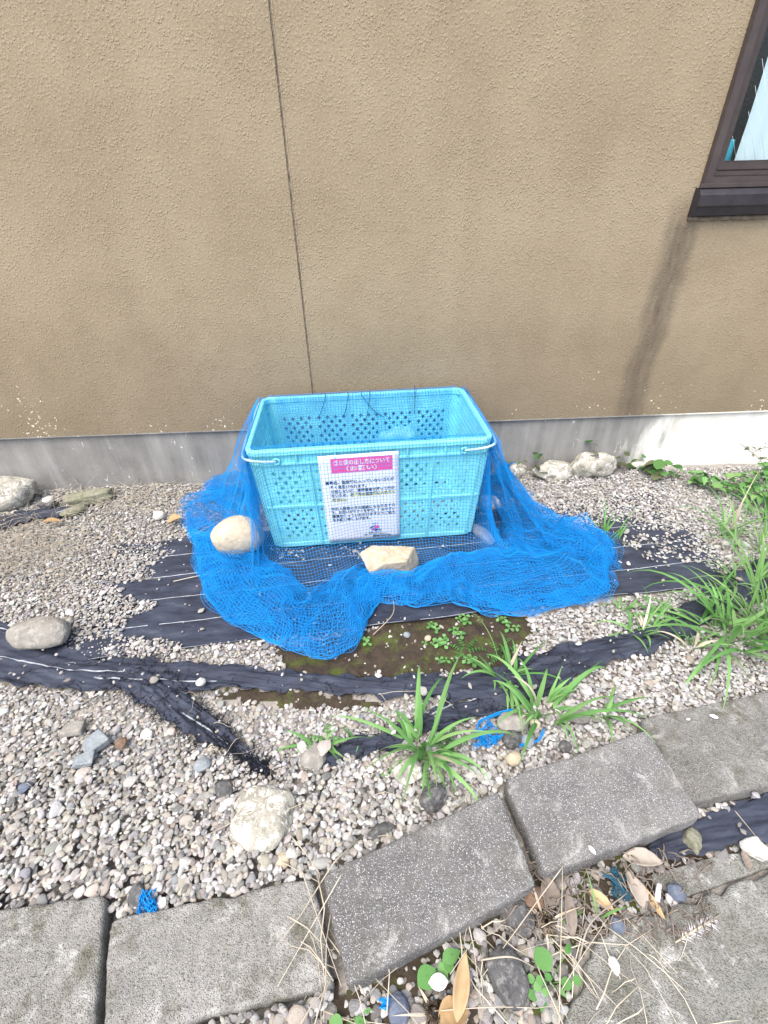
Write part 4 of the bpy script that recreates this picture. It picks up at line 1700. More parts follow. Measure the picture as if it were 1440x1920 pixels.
# ------------------------------------------------------------------ stones
def rock_mesh(seed, sub=4, facets=14, round_=0.5, rough=0.06, mat='stone_grey', boxy=False):
    bm = bmesh.new()
    bmesh.ops.create_icosphere(bm, subdivisions=sub, radius=1)
    rng = np.random.default_rng(seed)
    N = rng.normal(size=(facets, 3))
    N /= np.linalg.norm(N, axis=1)[:, None]
    off = rng.uniform(0.62, 1.0, facets)
    if boxy:
        N = np.vstack([np.eye(3), -np.eye(3), N[:3]]) + rng.normal(0, 0.16, (9, 3))
        N /= np.linalg.norm(N, axis=1)[:, None]
        off = np.concatenate([rng.uniform(0.60, 0.72, 6), rng.uniform(0.85, 1.0, 3)])
    D = np.array([v.co[:] for v in bm.verts])
    dots = np.maximum(D @ N.T, 1e-3)
    r = np.minimum((off / dots).min(axis=1), 1.25)
    r = r * (1 - round_) + round_ * 0.95
    r = r * (1 + rough * fbm(D * 2.2 + seed, seed, 4))
    for v, k in zip(bm.verts, r):
        v.co = v.co * k
    me = bpy.data.meshes.new('stone')
    bm.to_mesh(me)
    bm.free()
    me.materials.append(MAT[mat])
    me.shade_smooth()
    return me


STONES = []


def stone(label, px, py, w, d, h, mat, seed, yaw=0.0, z=0.0, facets=12, round_=0.45, rough=0.05, tilt=0.0, name='stone', group=None, sink=0.22, cat='stone', sub=4, boxy=False):
    """px,py: where its foot meets the ground in the middle; w,d,h full size in metres"""
    me = rock_mesh(seed, sub, facets, round_, rough, mat, boxy)
    co = np.array([v.co[:] for v in me.vertices])
    lo, hi = co.min(0), co.max(0)
    co = (co - (lo + hi) / 2) / (hi - lo)
    co *= np.array([w, d, h])
    co[:, 2] += h * (0.5 - sink)
    me.vertices.foreach_set('co', co.ravel())
    o = bpy.data.objects.new(name, me)
    g = G(px, py, z)
    o.location = (g.x, g.y, z)
    o.rotation_euler = (tilt, 0, yaw)
    link(o)
    tag(o, label, cat, group)
    STONES.append((g.x, g.y, min(w, d) * 0.36))
    return o


stone('smooth cream stone beside the crate, half under the net edge', 452, 1030, 0.205, 0.16, 0.165, 'stone_cream', 101, 0.35, 0.035, 8, 0.72, 0.03, sink=0.06)
stone('tan angular stone holding down the net in front of the crate', 733, 1074, 0.235, 0.105, 0.115, 'stone_tan', 102, 0.12, 0.02, 7, 0.06, 0.04, sink=0.05, boxy=True, sub=5)
stone('flat grey rounded stone lying on the torn black fabric at left', 80, 1200, 0.205, 0.125, 0.085, 'stone_grey', 103, -0.1, 0.02, 9, 0.6, 0.03, sink=0.1)
stone('large whitish rounded boulder against the foundation at left', 18, 945, 0.27, 0.20, 0.165, 'stone_lichen', 104, 0.0, 0.0, 12, 0.6, 0.05, sink=0.12)
stone('long flat grey-green slab of rock against the foundation', 168, 940, 0.23, 0.08, 0.065, 'stone_moss', 105, 0.25, 0.01, 8, 0.1, 0.06, sink=0.2, boxy=True)
stone('dark wet-looking small rock beside the rounded boulder', 93, 952, 0.085, 0.07, 0.055, 'stone_dark', 106, 0.4, 0.0, 8, 0.2, 0.06)
stone('small white pebble on top of the dark rock by the boulder', 92, 940, 0.05, 0.04, 0.035, 'stone_white', 107, 0.2, 0.035, 9, 0.6, 0.03, sink=0.2)
stone('low mossy rock end at the tip of the black fabric corner', 140, 963, 0.12, 0.07, 0.05, 'stone_moss', 108, 0.6, 0.0, 8, 0.25, 0.06)
stone('pale grey stone lying in the gravel beside dry brown leaf', 300, 972, 0.052, 0.05, 0.045, 'stone_white', 109, 0.2, 0.01, 8, 0.4, 0.04)
stone('rough whitish boulder, the larger of two by the back wall', 1105, 888, 0.245, 0.16, 0.145, 'stone_lichen', 110, 0.25, 0.0, 12, 0.35, 0.10, sink=0.12)
stone('rough pale rock leaning on the larger boulder by the wall', 1032, 893, 0.23, 0.12, 0.095, 'stone_lichen', 111, 0.1, 0.0, 9, 0.25, 0.10)
stone('small round lichen-covered rock between boulder and net', 970, 890, 0.105, 0.09, 0.08, 'stone_lichen', 112, 0.4, 0.0, 12, 0.6, 0.08)
stone('flat white flake of concrete leaning at the wall foot', 1195, 872, 0.17, 0.06, 0.03, 'stone_white', 113, -0.25, 0.01, 7, 0.1, 0.05)
stone('grey stone under the net beside the right crate end', 918, 950, 0.11, 0.085, 0.075, 'stone_white', 114, -0.3, 0.012, 9, 0.4, 0.06)
stone('long curved whitish rock under the net by the crate corner', 905, 1005, 0.055, 0.15, 0.045, 'stone_grey', 115, 0.5, 0.008, 8, 0.3, 0.06)
stone('large white-crusted rock in the gravel above the pale block', 492, 1540, 0.165, 0.15, 0.075, 'stone_lichen', 116, -0.5, 0.0, 12, 0.3, 0.10, sink=0.15)
stone('blue-grey slate piece, upper of a pair in the gravel', 182, 1398, 0.062, 0.055, 0.03, 'stone_slate', 117, 0.9, 0.02, 7, 0.05, 0.03, sink=0.1, boxy=True)
stone('blue-grey slate piece, lower of a pair in the gravel', 158, 1428, 0.06, 0.045, 0.022, 'stone_slate', 118, 0.3, 0.02, 7, 0.05, 0.03, sink=0.1, boxy=True)
stone('round brown-grey pebble next to the slate pair', 229, 1396, 0.032, 0.03, 0.024, 'stone_brown', 119, 0.3, 0.016, 9, 0.6, 0.03)
stone('oval blue-grey pebble below the black fabric tail', 380, 1437, 0.045, 0.036, 0.026, 'stone_slate', 120, 0.2, 0.016, 9, 0.7, 0.02)
stone('dark grey stone beside the white-crusted rock', 420, 1482, 0.055, 0.045, 0.03, 'stone_dark', 121, -0.5, 0.014, 8, 0.4, 0.04)
stone('dark navy chip in the gravel near the left edge', 50, 1478, 0.034, 0.03, 0.022, 'stone_blue', 122, 0.3, 0.016, 7, 0.1, 0.03)
stone('pale flat flagstone chip above the slate pair', 138, 1368, 0.062, 0.042, 0.02, 'stone_grey', 123, 0.1, 0.016, 7, 0.1, 0.03, boxy=True)
stone('yellowish pebble below the white-crusted rock', 450, 1580, 0.045, 0.036, 0.028, 'stone_cream', 124, 0.3, 0.016, 10, 0.6, 0.04)
stone('tan round pebble above the corner of the pale block', 530, 1617, 0.042, 0.036, 0.028, 'stone_tan', 125, 0.3, 0.02, 10, 0.6, 0.04)
stone('black rough stone at the top edge of the tilted block', 812, 1503, 0.075, 0.062, 0.05, 'stone_dark', 126, 0.3, 0.014, 9, 0.25, 0.05, sink=0.15)
stone('brown-grey rock beside the small grass tuft', 590, 1428, 0.075, 0.07, 0.055, 'stone_grey', 127, 0.4, 0.008, 10, 0.4, 0.05)
stone('pale rock half hidden by the largest grass tuft', 762, 1450, 0.085, 0.07, 0.055, 'stone_lichen', 128, 0.2, 0.008, 10, 0.35, 0.06)
stone('grey rock behind the grass beside the blue net scrap', 960, 1360, 0.09, 0.06, 0.05, 'stone_grey', 129, 0.1, 0.012, 9, 0.4, 0.05)
stone('speckled dark rock below the blue net scrap', 958, 1390, 0.055, 0.048, 0.04, 'stone_dark', 130, 0.3, 0.012, 10, 0.5, 0.06)
stone('orange-tan pebble at the corner of the petal block', 962, 1425, 0.044, 0.038, 0.03, 'stone_tan', 131, 0.3, 0.018, 10, 0.6, 0.04)
stone('grey flat pebble left of the orange-tan pebble', 988, 1392, 0.034, 0.036, 0.028, 'stone_slate', 132, 0.8, 0.016, 10, 0.6, 0.03)
stone('cream pebble under the right grass tuft', 1002, 1358, 0.03, 0.036, 0.026, 'stone_cream', 133, 0.4, 0.016, 10, 0.6, 0.03)
stone('grey rock beside the grass at the brownish block', 1085, 1345, 0.075, 0.05, 0.04, 'stone_grey', 134, 0.2, 0.012, 10, 0.45, 0.05)
stone('dark pebble touching the petal block top edge', 1058, 1402, 0.036, 0.03, 0.026, 'stone_dark', 135, 0.2, 0.016, 10, 0.6, 0.04)
stone('dark flat stone lying on edge of tilted block', 712, 1560, 0.075, 0.032, 0.026, 'stone_dark', 136, 0.45, 0.016, 8, 0.4, 0.04)
stone('dark porous rock beside the tan dead leaf', 950, 1835, 0.075, 0.095, 0.06, 'stone_dark', 137, 0.2, 0.0, 10, 0.35, 0.06, sink=0.2)
stone('grey stone wedged under the tilted block corner', 968, 1722, 0.062, 0.075, 0.045, 'stone_dark', 138, 0.5, 0.0, 10, 0.5, 0.05)
stone('reddish-brown stone under the overlap of the two dark blocks', 1000, 1690, 0.06, 0.04, 0.035, 'stone_brown', 139, 0.3, 0.0, 8, 0.4, 0.05)
stone('smooth blue-grey pebble at the bottom under the tilted block', 748, 1895, 0.042, 0.05, 0.035, 'stone_blue', 140, 0.2, 0.004, 10, 0.8, 0.02)
stone('rough grey clod at the corner of the black sheet scrap', 1298, 1582, 0.05, 0.05, 0.045, 'stone_moss', 141, 0.2, 0.002, 10, 0.3, 0.10)
stone('blue stone chip at the edge of the large slab', 1265, 1675, 0.032, 0.036, 0.03, 'stone_blue', 142, 0.2, 0.008, 8, 0.3, 0.04)
stone('bright white lump of rock on the slab at right edge', 1412, 1592, 0.062, 0.05, 0.03, 'stone_white', 143, -0.5, 0.008, 9, 0.2, 0.08, sink=0.1)
stone('pale round stone lying on the big lower slab', 1150, 1812, 0.022, 0.030, 0.018, 'stone_white', 144, 0.1, 0.012, 10, 0.6, 0.04, sink=0.1)
stone('dark blue-grey stone on the slab edge near dry stalk', 1155, 1735, 0.036, 0.032, 0.022, 'stone_blue', 145, 0.2, 0.008, 10, 0.5, 0.06)
stone('blue-black pebble on bare soil behind moss', 763, 1192, 0.026, 0.024, 0.018, 'stone_slate', 146, 0.2, 0.004, 10, 0.7, 0.02)
stone('tan pebble on the bare soil among clover', 802, 1198, 0.024, 0.024, 0.018, 'stone_tan', 147, 0.2, 0.004, 10, 0.7, 0.02)
stone('dark stone wedged in the gap between the two pale blocks', 262, 1690, 0.04, 0.06, 0.05, 'stone_dark', 148, 0.2, 0.01, 8, 0.3, 0.04)
stone('white pebble lying alone near the end of the torn strip', 378, 1282, 0.03, 0.03, 0.024, 'stone_white', 149, 0.2, 0.03, 10, 0.6, 0.03, sink=0.1)
stone('brown pebble lying on the torn black strip', 291, 1277, 0.028, 0.026, 0.02, 'stone_grey', 150, 0.2, 0.03, 10, 0.7, 0.03, sink=0.1)

# ------------------------------------------------------------------ gravel
PROTO = bpy.data.collections.new('pebble_shapes')
for k in range(14):
    rr = 0.06 + 0.5 * ((k * 5) % 7) / 6
    me = rock_mesh(500 + k, 3, 10 + k % 6, rr * 0.8, 0.05, 'pebble')
    co = np.array([v.co[:] for v in me.vertices])
    co -= (co.min(0) + co.max(0)) / 2
    co /= (co.max(0) - co.min(0)).max() / 2
    me.vertices.foreach_set('co', co.ravel())
    PROTO.objects.link(bpy.data.objects.new('pebble', me))

PAL = np.array([0.98, 0.985, 0.99]) * np.array([[0.78, 0.78, 0.77], [0.54, 0.53, 0.51], [0.50, 0.465, 0.41], [0.38, 0.37, 0.355], [0.29, 0.305, 0.325], [0.60, 0.57, 0.50], [0.20, 0.20, 0.20], [0.45, 0.395, 0.335], [0.30, 0.275, 0.255], [0.64, 0.65, 0.67]])
W_LEFT = np.array([0.18, 0.21, 0.15, 0.17, 0.09, 0.09, 0.025, 0.025, 0.02, 0.09])
W_RIGHT = np.array([0.36, 0.16, 0.07, 0.09, 0.06, 0.07, 0.03, 0.025, 0.015, 0.15])
W_LOW = np.array([0.14, 0.14, 0.10, 0.17, 0.13, 0.06, 0.13, 0.04, 0.05, 0.05])


def make_gravel():
    fab, soil, soil2 = GP(FAB_PX), GP(SOIL_PX), GP(SOIL2_PX)
    under = GP([(512, 1030), (720, 1030), (650, 1064), (528, 1066)])
    rightpatch = GP([(1160, 1010), (1290, 1005), (1330, 1062), (1230, 1058), (1175, 1035)])
    litter = GP([(560, 1960), (640, 1850), (1010, 1660), (1040, 1640), (1320, 1540), (1460, 1560), (1460, 1600), (1270, 1680), (1110, 1760), (1010, 2000)])
    pts, sc, pal = [], [], []
    rng = RNG

    def layer(sp, prob, d0, d1, z0, z1, sparse=0.0, power=1.6, tag_=0):
        xs = np.arange(-2.75, 2.75, sp)
        ys = np.arange(-0.02, 2.12, sp)
        X, Y = np.meshgrid(xs, ys)
        X = X + ((np.arange(len(ys)) % 2) * sp / 2)[:, None]
        X = (X + rng.uniform(-0.42, 0.42, X.shape) * sp).ravel()
        Y = (Y + rng.uniform(-0.42, 0.42, Y.shape) * sp).ravel()
        # what the photograph could see, with a margin all round
        lim = 0.42 + 0.98 * np.sqrt(Y ** 2 + 0.9)
        keep = (np.abs(X) < lim) & (Y < WALL_D + WALL_A * X + 0.004)
        # wandering borders
        jx = 0.012 * fbm(P3(X * 30, Y * 30), 91, 2)
        jy = 0.012 * fbm(P3(X * 30, Y * 30), 92, 2)
        Xj, Yj = X + jx, Y + jy
        f = in_poly(Xj, Yj, fab)
        un = in_poly(Xj, Yj, under)
        rp = in_poly(Xj, Yj, rightpatch)
        so = in_poly(Xj, Yj, soil) | in_poly(Xj, Yj, soil2)
        bare = (f & ~un)
        pr = prob * (1 - 0.15 * np.clip((1.15 - Y) / 0.75, 0, 1))
        pr[bare] = sparse * 0.25
        pr[bare & rp] = prob * 0.28
        clump = np.clip(fbm(P3(X * 9, Y * 9), 95, 2) * 1.4 + 0.25, 0, 1)
        pr[so & ~bare] = prob * 0.02 + sparse * 1.3 * clump[so & ~bare]
        for b in BANDS:
            pr[in_poly(X, Y, b)] = sparse * 0.45
        keep &= rng.random(X.shape) < pr
        for b in PAVERS:
            keep &= ~in_poly(X, Y, shrink(b, -0.010))
        # the crate's foot
        cx = (X - CR_X) * math.cos(CR_YAW) + (Y - CR_Y) * math.sin(CR_YAW)
        cy = -(X - CR_X) * math.sin(CR_YAW) + (Y - CR_Y) * math.cos(CR_YAW)
        keep &= ~((np.abs(cx) < WB / 2 - 0.02) & (np.abs(cy) < DB / 2 - 0.02))
        for (sx, sy, sr) in STONES:
            keep &= (X - sx) ** 2 + (Y - sy) ** 2 > sr * sr
        X, Y, bare, so = X[keep], Y[keep], bare[keep], so[keep]
        n = len(X)
        big = rng.random(n) ** power
        d = d0 + (d1 - d0) * big
        # a coarser mix towards the block edging, finer at the wall
        d *= 1.0 + 0.34 * np.clip((1.15 - Y) / 0.75, 0, 1) - 0.06 * np.clip((Y - 1.5) / 0.5, 0, 1)
        d[so] *= 0.8
        li = in_poly(X, Y, litter)
        d[li] *= 1.12
        base = ground_h(X, Y) + 0.0055 + 0.008 * fbm(P3(X * 2.5, Y * 2.5), 97, 2)
        onb = np.zeros(n, bool)
        for b in BANDS:
            onb |= in_poly(X, Y, b)
        z = base + rng.uniform(z0, z1, n)
        z = np.where(so, ground_h(X, Y) + 0.004, z)
        z = np.where(bare, 0.011 + d * 0.22, z)
        z = np.where(onb, 0.036 + d * 0.1, z)
        # heaped behind the two left blocks
        z += 0.022 * np.clip((0.75 - Y) / 0.3, 0, 1) * np.clip((0.15 - X) / 0.2, 0, 1) * (~li)
        z = np.where(li, z - 0.012, z)
        asp = np.stack([np.ones(n), rng.uniform(0.55, 1.0, n), rng.uniform(0.30, 0.60, n)], 1)
        S = asp * d[:, None] * 0.5
        R = np.stack([rng.normal(0, 0.26, n), rng.normal(0, 0.26, n), rng.uniform(0, 6.283, n)], 1)
        # colour by place
        mixv = np.clip((X + 0.35 + 0.25 * fbm(P3(X * 1.5, Y * 1.5), 99, 2)) / 0.9, 0, 1)
        u = rng.random(n)
        cl, cr_, co_ = (np.cumsum(w / w.sum()) for w in (W_LEFT, W_RIGHT, W_LOW))
        ci = np.where(rng.random(n) < mixv, np.searchsorted(cr_, u), np.searchsorted(cl, u))
        ci = np.where(li, np.searchsorted(co_, u), ci)
        C = PAL[np.clip(ci, 0, len(PAL) - 1)] * (1 + rng.normal(0, 0.13, (n, 1))) * (1 + rng.normal(0, 0.025, (n, 3)))
        return np.stack([X, Y, z], 1), S, R, np.clip(0.84 * C + 0.16 * np.array([0.49, 0.475, 0.45]), 0.03, 0.80)
    L = [layer(0.0135, 0.97, 0.012, 0.019, 0.0, 0.005),
         layer(0.0140, 0.85, 0.009, 0.021, 0.006, 0.011, 0.03),
         layer(0.036, 0.40, 0.015, 0.034, 0.010, 0.014, 0.02, 2.8),
         layer(0.0125, 0.60, 0.005, 0.011, 0.011, 0.016, 0.07)]
    P = np.concatenate([l[0] for l in L]); S = np.concatenate([l[1] for l in L]); R = np.concatenate([l[2] for l in L]); C = np.concatenate([l[3] for l in L])
    n = len(P)
    print('pebbles', n)
    me = bpy.data.meshes.new('gravel')
    me.vertices.add(n)
    me.vertices.foreach_set('co', P.astype(np.float32).ravel())
    for nm, A_, ty, key in (('ps', S, 'FLOAT_VECTOR', 'vector'), ('pr', R, 'FLOAT_VECTOR', 'vector')):
        at = me.attributes.new(nm, ty, 'POINT')
        at.data.foreach_set(key, A_.astype(np.float32).ravel())
    at = me.attributes.new('pc', 'FLOAT_COLOR', 'POINT')
    at.data.foreach_set('color', np.hstack([C, np.ones((n, 1))]).astype(np.float32).ravel())
    at = me.attributes.new('pi', 'INT', 'POINT')
    at.data.foreach_set('value', RNG.integers(0, 14, n).astype(np.int32))
    me.materials.append(MAT['pebble'])
    o = bpy.data.objects.new('gravel', me)
    link(o)
    tag(o, 'grey and white rounded gravel covering the ground', 'gravel', None, 'stuff')
    ng = bpy.data.node_groups.new('scatter_pebbles', 'GeometryNodeTree')
    ng.interface.new_socket('Geometry', in_out='INPUT', socket_type='NodeSocketGeometry')
    ng.interface.new_socket('Geometry', in_out='OUTPUT', socket_type='NodeSocketGeometry')
    N = ng.nodes
    gi, go = N.new('NodeGroupInput'), N.new('NodeGroupOutput')
    iop = N.new('GeometryNodeInstanceOnPoints')
    ci = N.new('GeometryNodeCollectionInfo')
    ci.inputs['Collection'].default_value = PROTO
    ci.inputs['Separate Children'].default_value = True
    ci.inputs['Reset Children'].default_value = True
    m2p = N.new('GeometryNodeMeshToPoints')
    Lk = ng.links.new

    def attr(nm, ty):
        a = N.new('GeometryNodeInputNamedAttribute')
        a.data_type = ty
        a.inputs['Name'].default_value = nm
        return next(q for q in a.outputs if q.name == 'Attribute' and q.enabled)
    Lk(gi.outputs[0], m2p.inputs[0])
    Lk(m2p.outputs[0], iop.inputs['Points'])
    Lk(ci.outputs[0], iop.inputs['Instance'])
    iop.inputs['Pick Instance'].default_value = True
    Lk(attr('pi', 'INT'), iop.inputs['Instance Index'])
    Lk(attr('ps', 'FLOAT_VECTOR'), iop.inputs['Scale'])
    e2r = N.new('FunctionNodeEulerToRotation')
    Lk(attr('pr', 'FLOAT_VECTOR'), e2r.inputs[0])
    Lk(e2r.outputs[0], iop.inputs['Rotation'])
    Lk(iop.outputs[0], go.inputs[0])
    md = o.modifiers.new('scatter', 'NODES')
    md.node_group = ng


make_gravel()


# ------------------------------------------------------------------ plants
def blade_data(az, el, length, width, droop, twist=0.0, n=9, cup=0.25):
    """an arching grass blade starting at the origin"""
    V, F = [], []
    p = Vector((0, 0, 0))
    e = el
    st = length / n
    for i in range(n + 1):
        q = i / n
        d = Vector((math.cos(az) * math.cos(e), math.sin(az) * math.cos(e), math.sin(e)))
        s = Vector((-math.sin(az), math.cos(az), 0))
        up = d.cross(s) * -1
        tw = twist * q
        s2 = s * math.cos(tw) + up * math.sin(tw)
        u2 = up * math.cos(tw) - s * math.sin(tw)
        w = width * 0.5 * (0.45 + 0.55 * min(1, q * 5)) * max(0.03, 1 - max(0, q - 0.35) / 0.65) ** 0.8
        V += [p - s2 * w + u2 * w * cup, p, p + s2 * w + u2 * w * cup]
        p = p + d * st
        e -= droop / n * (0.35 + 1.3 * q)
        az += twist * 0.03
    for i in range(n):
        a = i * 3
        F += [(a, a + 1, a + 4, a + 3), (a + 1, a + 2, a + 5, a + 4)]
    return V, F


def grass(px, py, nb, l0, l1, label, seed, width=0.011, mat='grass_green', z=0.012, el=(0.5, 1.35), droop=(0.8, 2.2), azr=(0, 6.283), heads=0, spread=0.015, group='grass tufts growing through the gravel', stems=3):
    rng = random.Random(seed)
    g = G(px, py, z)
    root = empty('grass_tuft', g)
    tag(root, label, 'grass', group)
    # several shoots, each leaning its own way and carrying a fan of blades
    nt = max(2, nb // 5)
    shoots = []
    for k in range(nt):
        a = azr[0] + (azr[1] - azr[0]) * (k + rng.uniform(-0.3, 0.3)) / nt
        r = spread * rng.uniform(0.2, 1.6)
        shoots.append((a, Vector((r * math.cos(a), r * math.sin(a), -0.006)), rng.uniform(*el)))
    for k in range(nb):
        sa, sb, se = shoots[k % nt]
        az = sa + rng.gauss(0, 0.75)
        L = l0 * 0.55 + (l1 - l0 * 0.55) * rng.random() ** 1.2
        wd_ = 0.92
        V, F = blade_data(az, min(1.5, max(0.15, se + rng.gauss(0, 0.25))), L, wd_ * width * rng.uniform(0.65, 1.15), rng.uniform(*droop), rng.uniform(-0.9, 0.9))
        o = obj('blade', V, F, mat if rng.random() > 0.2 else ('grass_pale' if rng.random() > 0.25 else 'straw'), root, True)
        o.location = sb + Vector((rng.gauss(0, 0.004), rng.gauss(0, 0.004), rng.random() * 0.02 * min(1, l0 / 0.1)))
    for k in range(stems):
        az = rng.uniform(0, 6.28)
        e = rng.uniform(0.4, 1.1)
        pts = [Vector((0, 0, -0.005))]
        for q in range(5):
            pts.append(pts[-1] + Vector((math.cos(az) * math.cos(e), math.sin(az) * math.cos(e), math.sin(e))) * l0 * 0.12)
            e += 0.08
        tube('stem', pts, [0.0022, 0.002, 0.0018, 0.0016, 0.0014, 0.001], 'grass_pale', root, 5)
    for k in range(heads):
        az = rng.uniform(3.4, 6.0)
        e = rng.uniform(0.8, 1.25)
        pts = [Vector((0, 0, 0))]
        for q in range(8):
            pts.append(pts[-1] + Vector((math.cos(az) * math.cos(e), math.sin(az) * math.cos(e), math.sin(e))) * l1 * 0.09)
            e -= 0.09
        s = tube('flower_stalk', pts, 0.0009, 'grass_pale', root, 4)
        mb = MB()
        for q in range(26):
            b = pts[5].lerp(pts[8], rng.random())
            d = Vector((rng.uniform(-1, 1), rng.uniform(-1, 1), rng.uniform(-0.3, 1))).normalized()
            mb.add(tube_data([b, b + d * 0.004, b + d * 0.009], [0.0004, 0.0016, 0.0004], 4))
        obj('seeds', mb.V, mb.F, 'grass_pale', s, True)
    return root


grass(792, 1412, 36, 0.12, 0.30, 'largest green grass tuft in front of the tilted concrete block', 1, 0.0145, heads=2, el=(0.75, 1.45), spread=0.03, droop=(0.9, 2.9))
grass(1012, 1338, 32, 0.12, 0.28, 'arching grass tuft above the petal block beside blue net scrap', 2, 0.0135, el=(0.65, 1.4), spread=0.03, droop=(0.9, 2.9))
grass(600, 1398, 11, 0.09, 0.17, 'sparse small grass tuft with few blades by the brown-grey rock', 3, 0.011, el=(0.5, 1.4))
grass(955, 1262, 24, 0.09, 0.19, 'spreading grass tuft at the edge of the bare soil', 4, 0.011, el=(0.25, 1.1), spread=0.04)
grass(1140, 1010, 26, 0.10, 0.20, 'dark narrow grass tuft at the right tip of the net', 5, 0.007, 'grass_green', el=(0.5, 1.3), spread=0.03)
grass(1205, 1185, 20, 0.09, 0.19, 'grass tuft on the black strip right of the net', 6, 0.009, el=(0.3, 1.2), spread=0.03)
grass(1168, 1145, 9, 0.08, 0.15, 'small arching grass blades at the hem of flat fabric', 7, 0.009, el=(0.6, 1.2))
grass(1365, 1195, 50, 0.18, 0.42, 'lush bright grass clump at the right edge', 8, 0.015, 'grass_green', el=(0.45, 1.3), spread=0.06)
grass(1440, 1180, 60, 0.20, 0.42, 'dense grass clump cut by the right picture edge', 9, 0.013, 'grass_pale', el=(0.6, 1.4), spread=0.08)
grass(1352, 1003, 18, 0.16, 0.34, 'dark grass with long upright blades under the vine', 10, 0.008, 'grass_green', el=(0.5, 1.2), spread=0.02, azr=(-0.6, 2.6))
grass(1430, 1040, 50, 0.16, 0.36, 'thin pale grass clump below the vine at right', 11, 0.008, 'grass_pale', el=(0.7, 1.4), spread=0.07)
grass(1452, 985, 46, 0.14, 0.34, 'grass clump reaching into the vine at the right picture edge', 17, 0.010, 'grass_green', el=(0.6, 1.4), spread=0.07)
grass(1410, 1105, 34, 0.12, 0.28, 'bright short grass in front of the thin pale clump', 18, 0.011, 'grass_pale', el=(0.6, 1.35), spread=0.06)
grass(1295, 1215, 9, 0.08, 0.17, 'faint short grass tuft left of the lush clump', 12, 0.012, 'grass_green', el=(0.5, 1.2))
grass(1130, 1335, 7, 0.12, 0.20, 'small grass with long blades leaning over the brownish block', 13, 0.010, 'grass_green', el=(0.35, 0.9), azr=(-1.1, 1.2))
grass(962, 925, 6, 0.05, 0.11, 'tiny grass sprout at the net edge near the small round rock', 14, 0.008, 'grass_green', el=(0.7, 1.3))
grass(1122, 1725, 4, 0.05, 0.10, 'single green blade curling over the dead leaves', 15, 0.005, 'grass_pale', el=(0.7, 1.2), stems=0)
grass(668, 1385, 7, 0.04, 0.08, 'tiny seedling grass beside the torn black strip', 16, 0.006, 'herb_green', el=(0.3, 1.0), stems=0)


def leaf_data(L, Wd, kind='ovate', fold=0.15, n=6, droop=0.3):
    V, F = [], []
    for i in range(n + 1):
        q = i / n
        if kind == 'ovate':
            w = math.sin(math.pi * min(1, q ** 0.75)) * (1 - 0.25 * q)
        elif kind == 'obovate':
            w = math.sin(math.pi * min(1.0, q ** 1.7 * 0.97 + 0.0)) ** 0.8 if q > 0 else 0
        else:
            w = math.sin(math.pi * q) ** 0.7
        w = max(w, 0.04) * Wd / 2
        x = L * q
        z = -droop * L * q * q
        V += [(x, -w, z + fold * w), (x, 0, z), (x, w, z + fold * w)]
    for i in range(n):
        a = i * 3
        F += [(a, a + 1, a + 4, a + 3), (a + 1, a + 2, a + 5, a + 4)]
    return V, F


LEAVES = {k: mesh('leaf', *leaf_data(1, w, kd, fo, 6, dr), None, True) for k, (w, kd, fo, dr) in
          {'round': (0.9, 'round', 0.12, 0.15), 'ovate': (0.62, 'ovate', 0.2, 0.35), 'spoon': (0.72, 'obovate', 0.15, 0.2), 'narrow': (0.3, 'ovate', 0.3, 0.4)}.items()}
_leafcache = {}


def leaf(parent, kind, mat, loc, az, el, size, name='leaf', roll=0.0):
    key = (kind, mat)
    if key not in _leafcache:
        me = LEAVES[kind].copy()
        me.materials.append(MAT[mat])
        me.name = 'leaf'
        _leafcache[key] = me
    o = bpy.data.objects.new(name, _leafcache[key])
    link(o, parent)
    o.matrix_basis = Matrix.Translation(loc) @ Matrix.Rotation(az, 4, 'Z') @ Matrix.Rotation(-el, 4, 'Y') @ Matrix.Rotation(roll, 4, 'X') @ Matrix.Diagonal((size, size, size, 1))
    return o


def clover(px, py, n, size, label, seed, mat='herb_green', kind='spoon', h=0.02, group='seedlings on the bare soil', rad=0.02):
    rng = random.Random(seed)
    root = empty('clover_seedling', G(px, py, 0.0))
    tag(root, label, 'plant', group)
    for k in range(n):
        a = k * 2.4 + rng.random()
        r = rad * math.sqrt((k + 0.4) / n)
        hh = h * rng.uniform(0.6, 1.2)
        top = Vector((r * math.cos(a), r * math.sin(a), hh))
        tube('stalk', [(0, 0, -0.008), (top * 0.5) + Vector((0, 0, 0.004)), top], 0.0007, mat, root, 4)
        a0 = rng.random() * 6
        for q in range(3):
            leaf(root, kind, mat, top, a0 + q * 2.09, rng.uniform(-0.1, 0.3), size * rng.uniform(0.85, 1.15))
    return root


for i, (x, y, n, s, lb) in enumerate([
        (868, 1165, 3, 0.017, 'pale clover seedling nearest the fabric hem'), (812, 1182, 4, 0.016, 'clover seedling at the left of the soil patch beside a tan pebble'),
        (855, 1190, 3, 0.020, 'two-lobed clover seedling in the middle of the soil'), (828, 1208, 5, 0.019, 'broad pale clover leading the chain of weeds on soil'),
        (941, 1168, 3, 0.018, 'clover seedling below the net on dark soil'), (963, 1183, 2, 0.018, 'small clover at the white gravel border'),
        (833, 1248, 2, 0.015, 'lone clover close to the torn black strip'), (684, 1205, 3, 0.016, 'clover sprout touching the hanging net tip'),
        (881, 1240, 3, 0.018, 'clover beside the feathery weed'), (806, 1212, 2, 0.012, 'tiny clover sprout below the tan pebble')]):
    clover(x, y, n, s, lb, 40 + i)


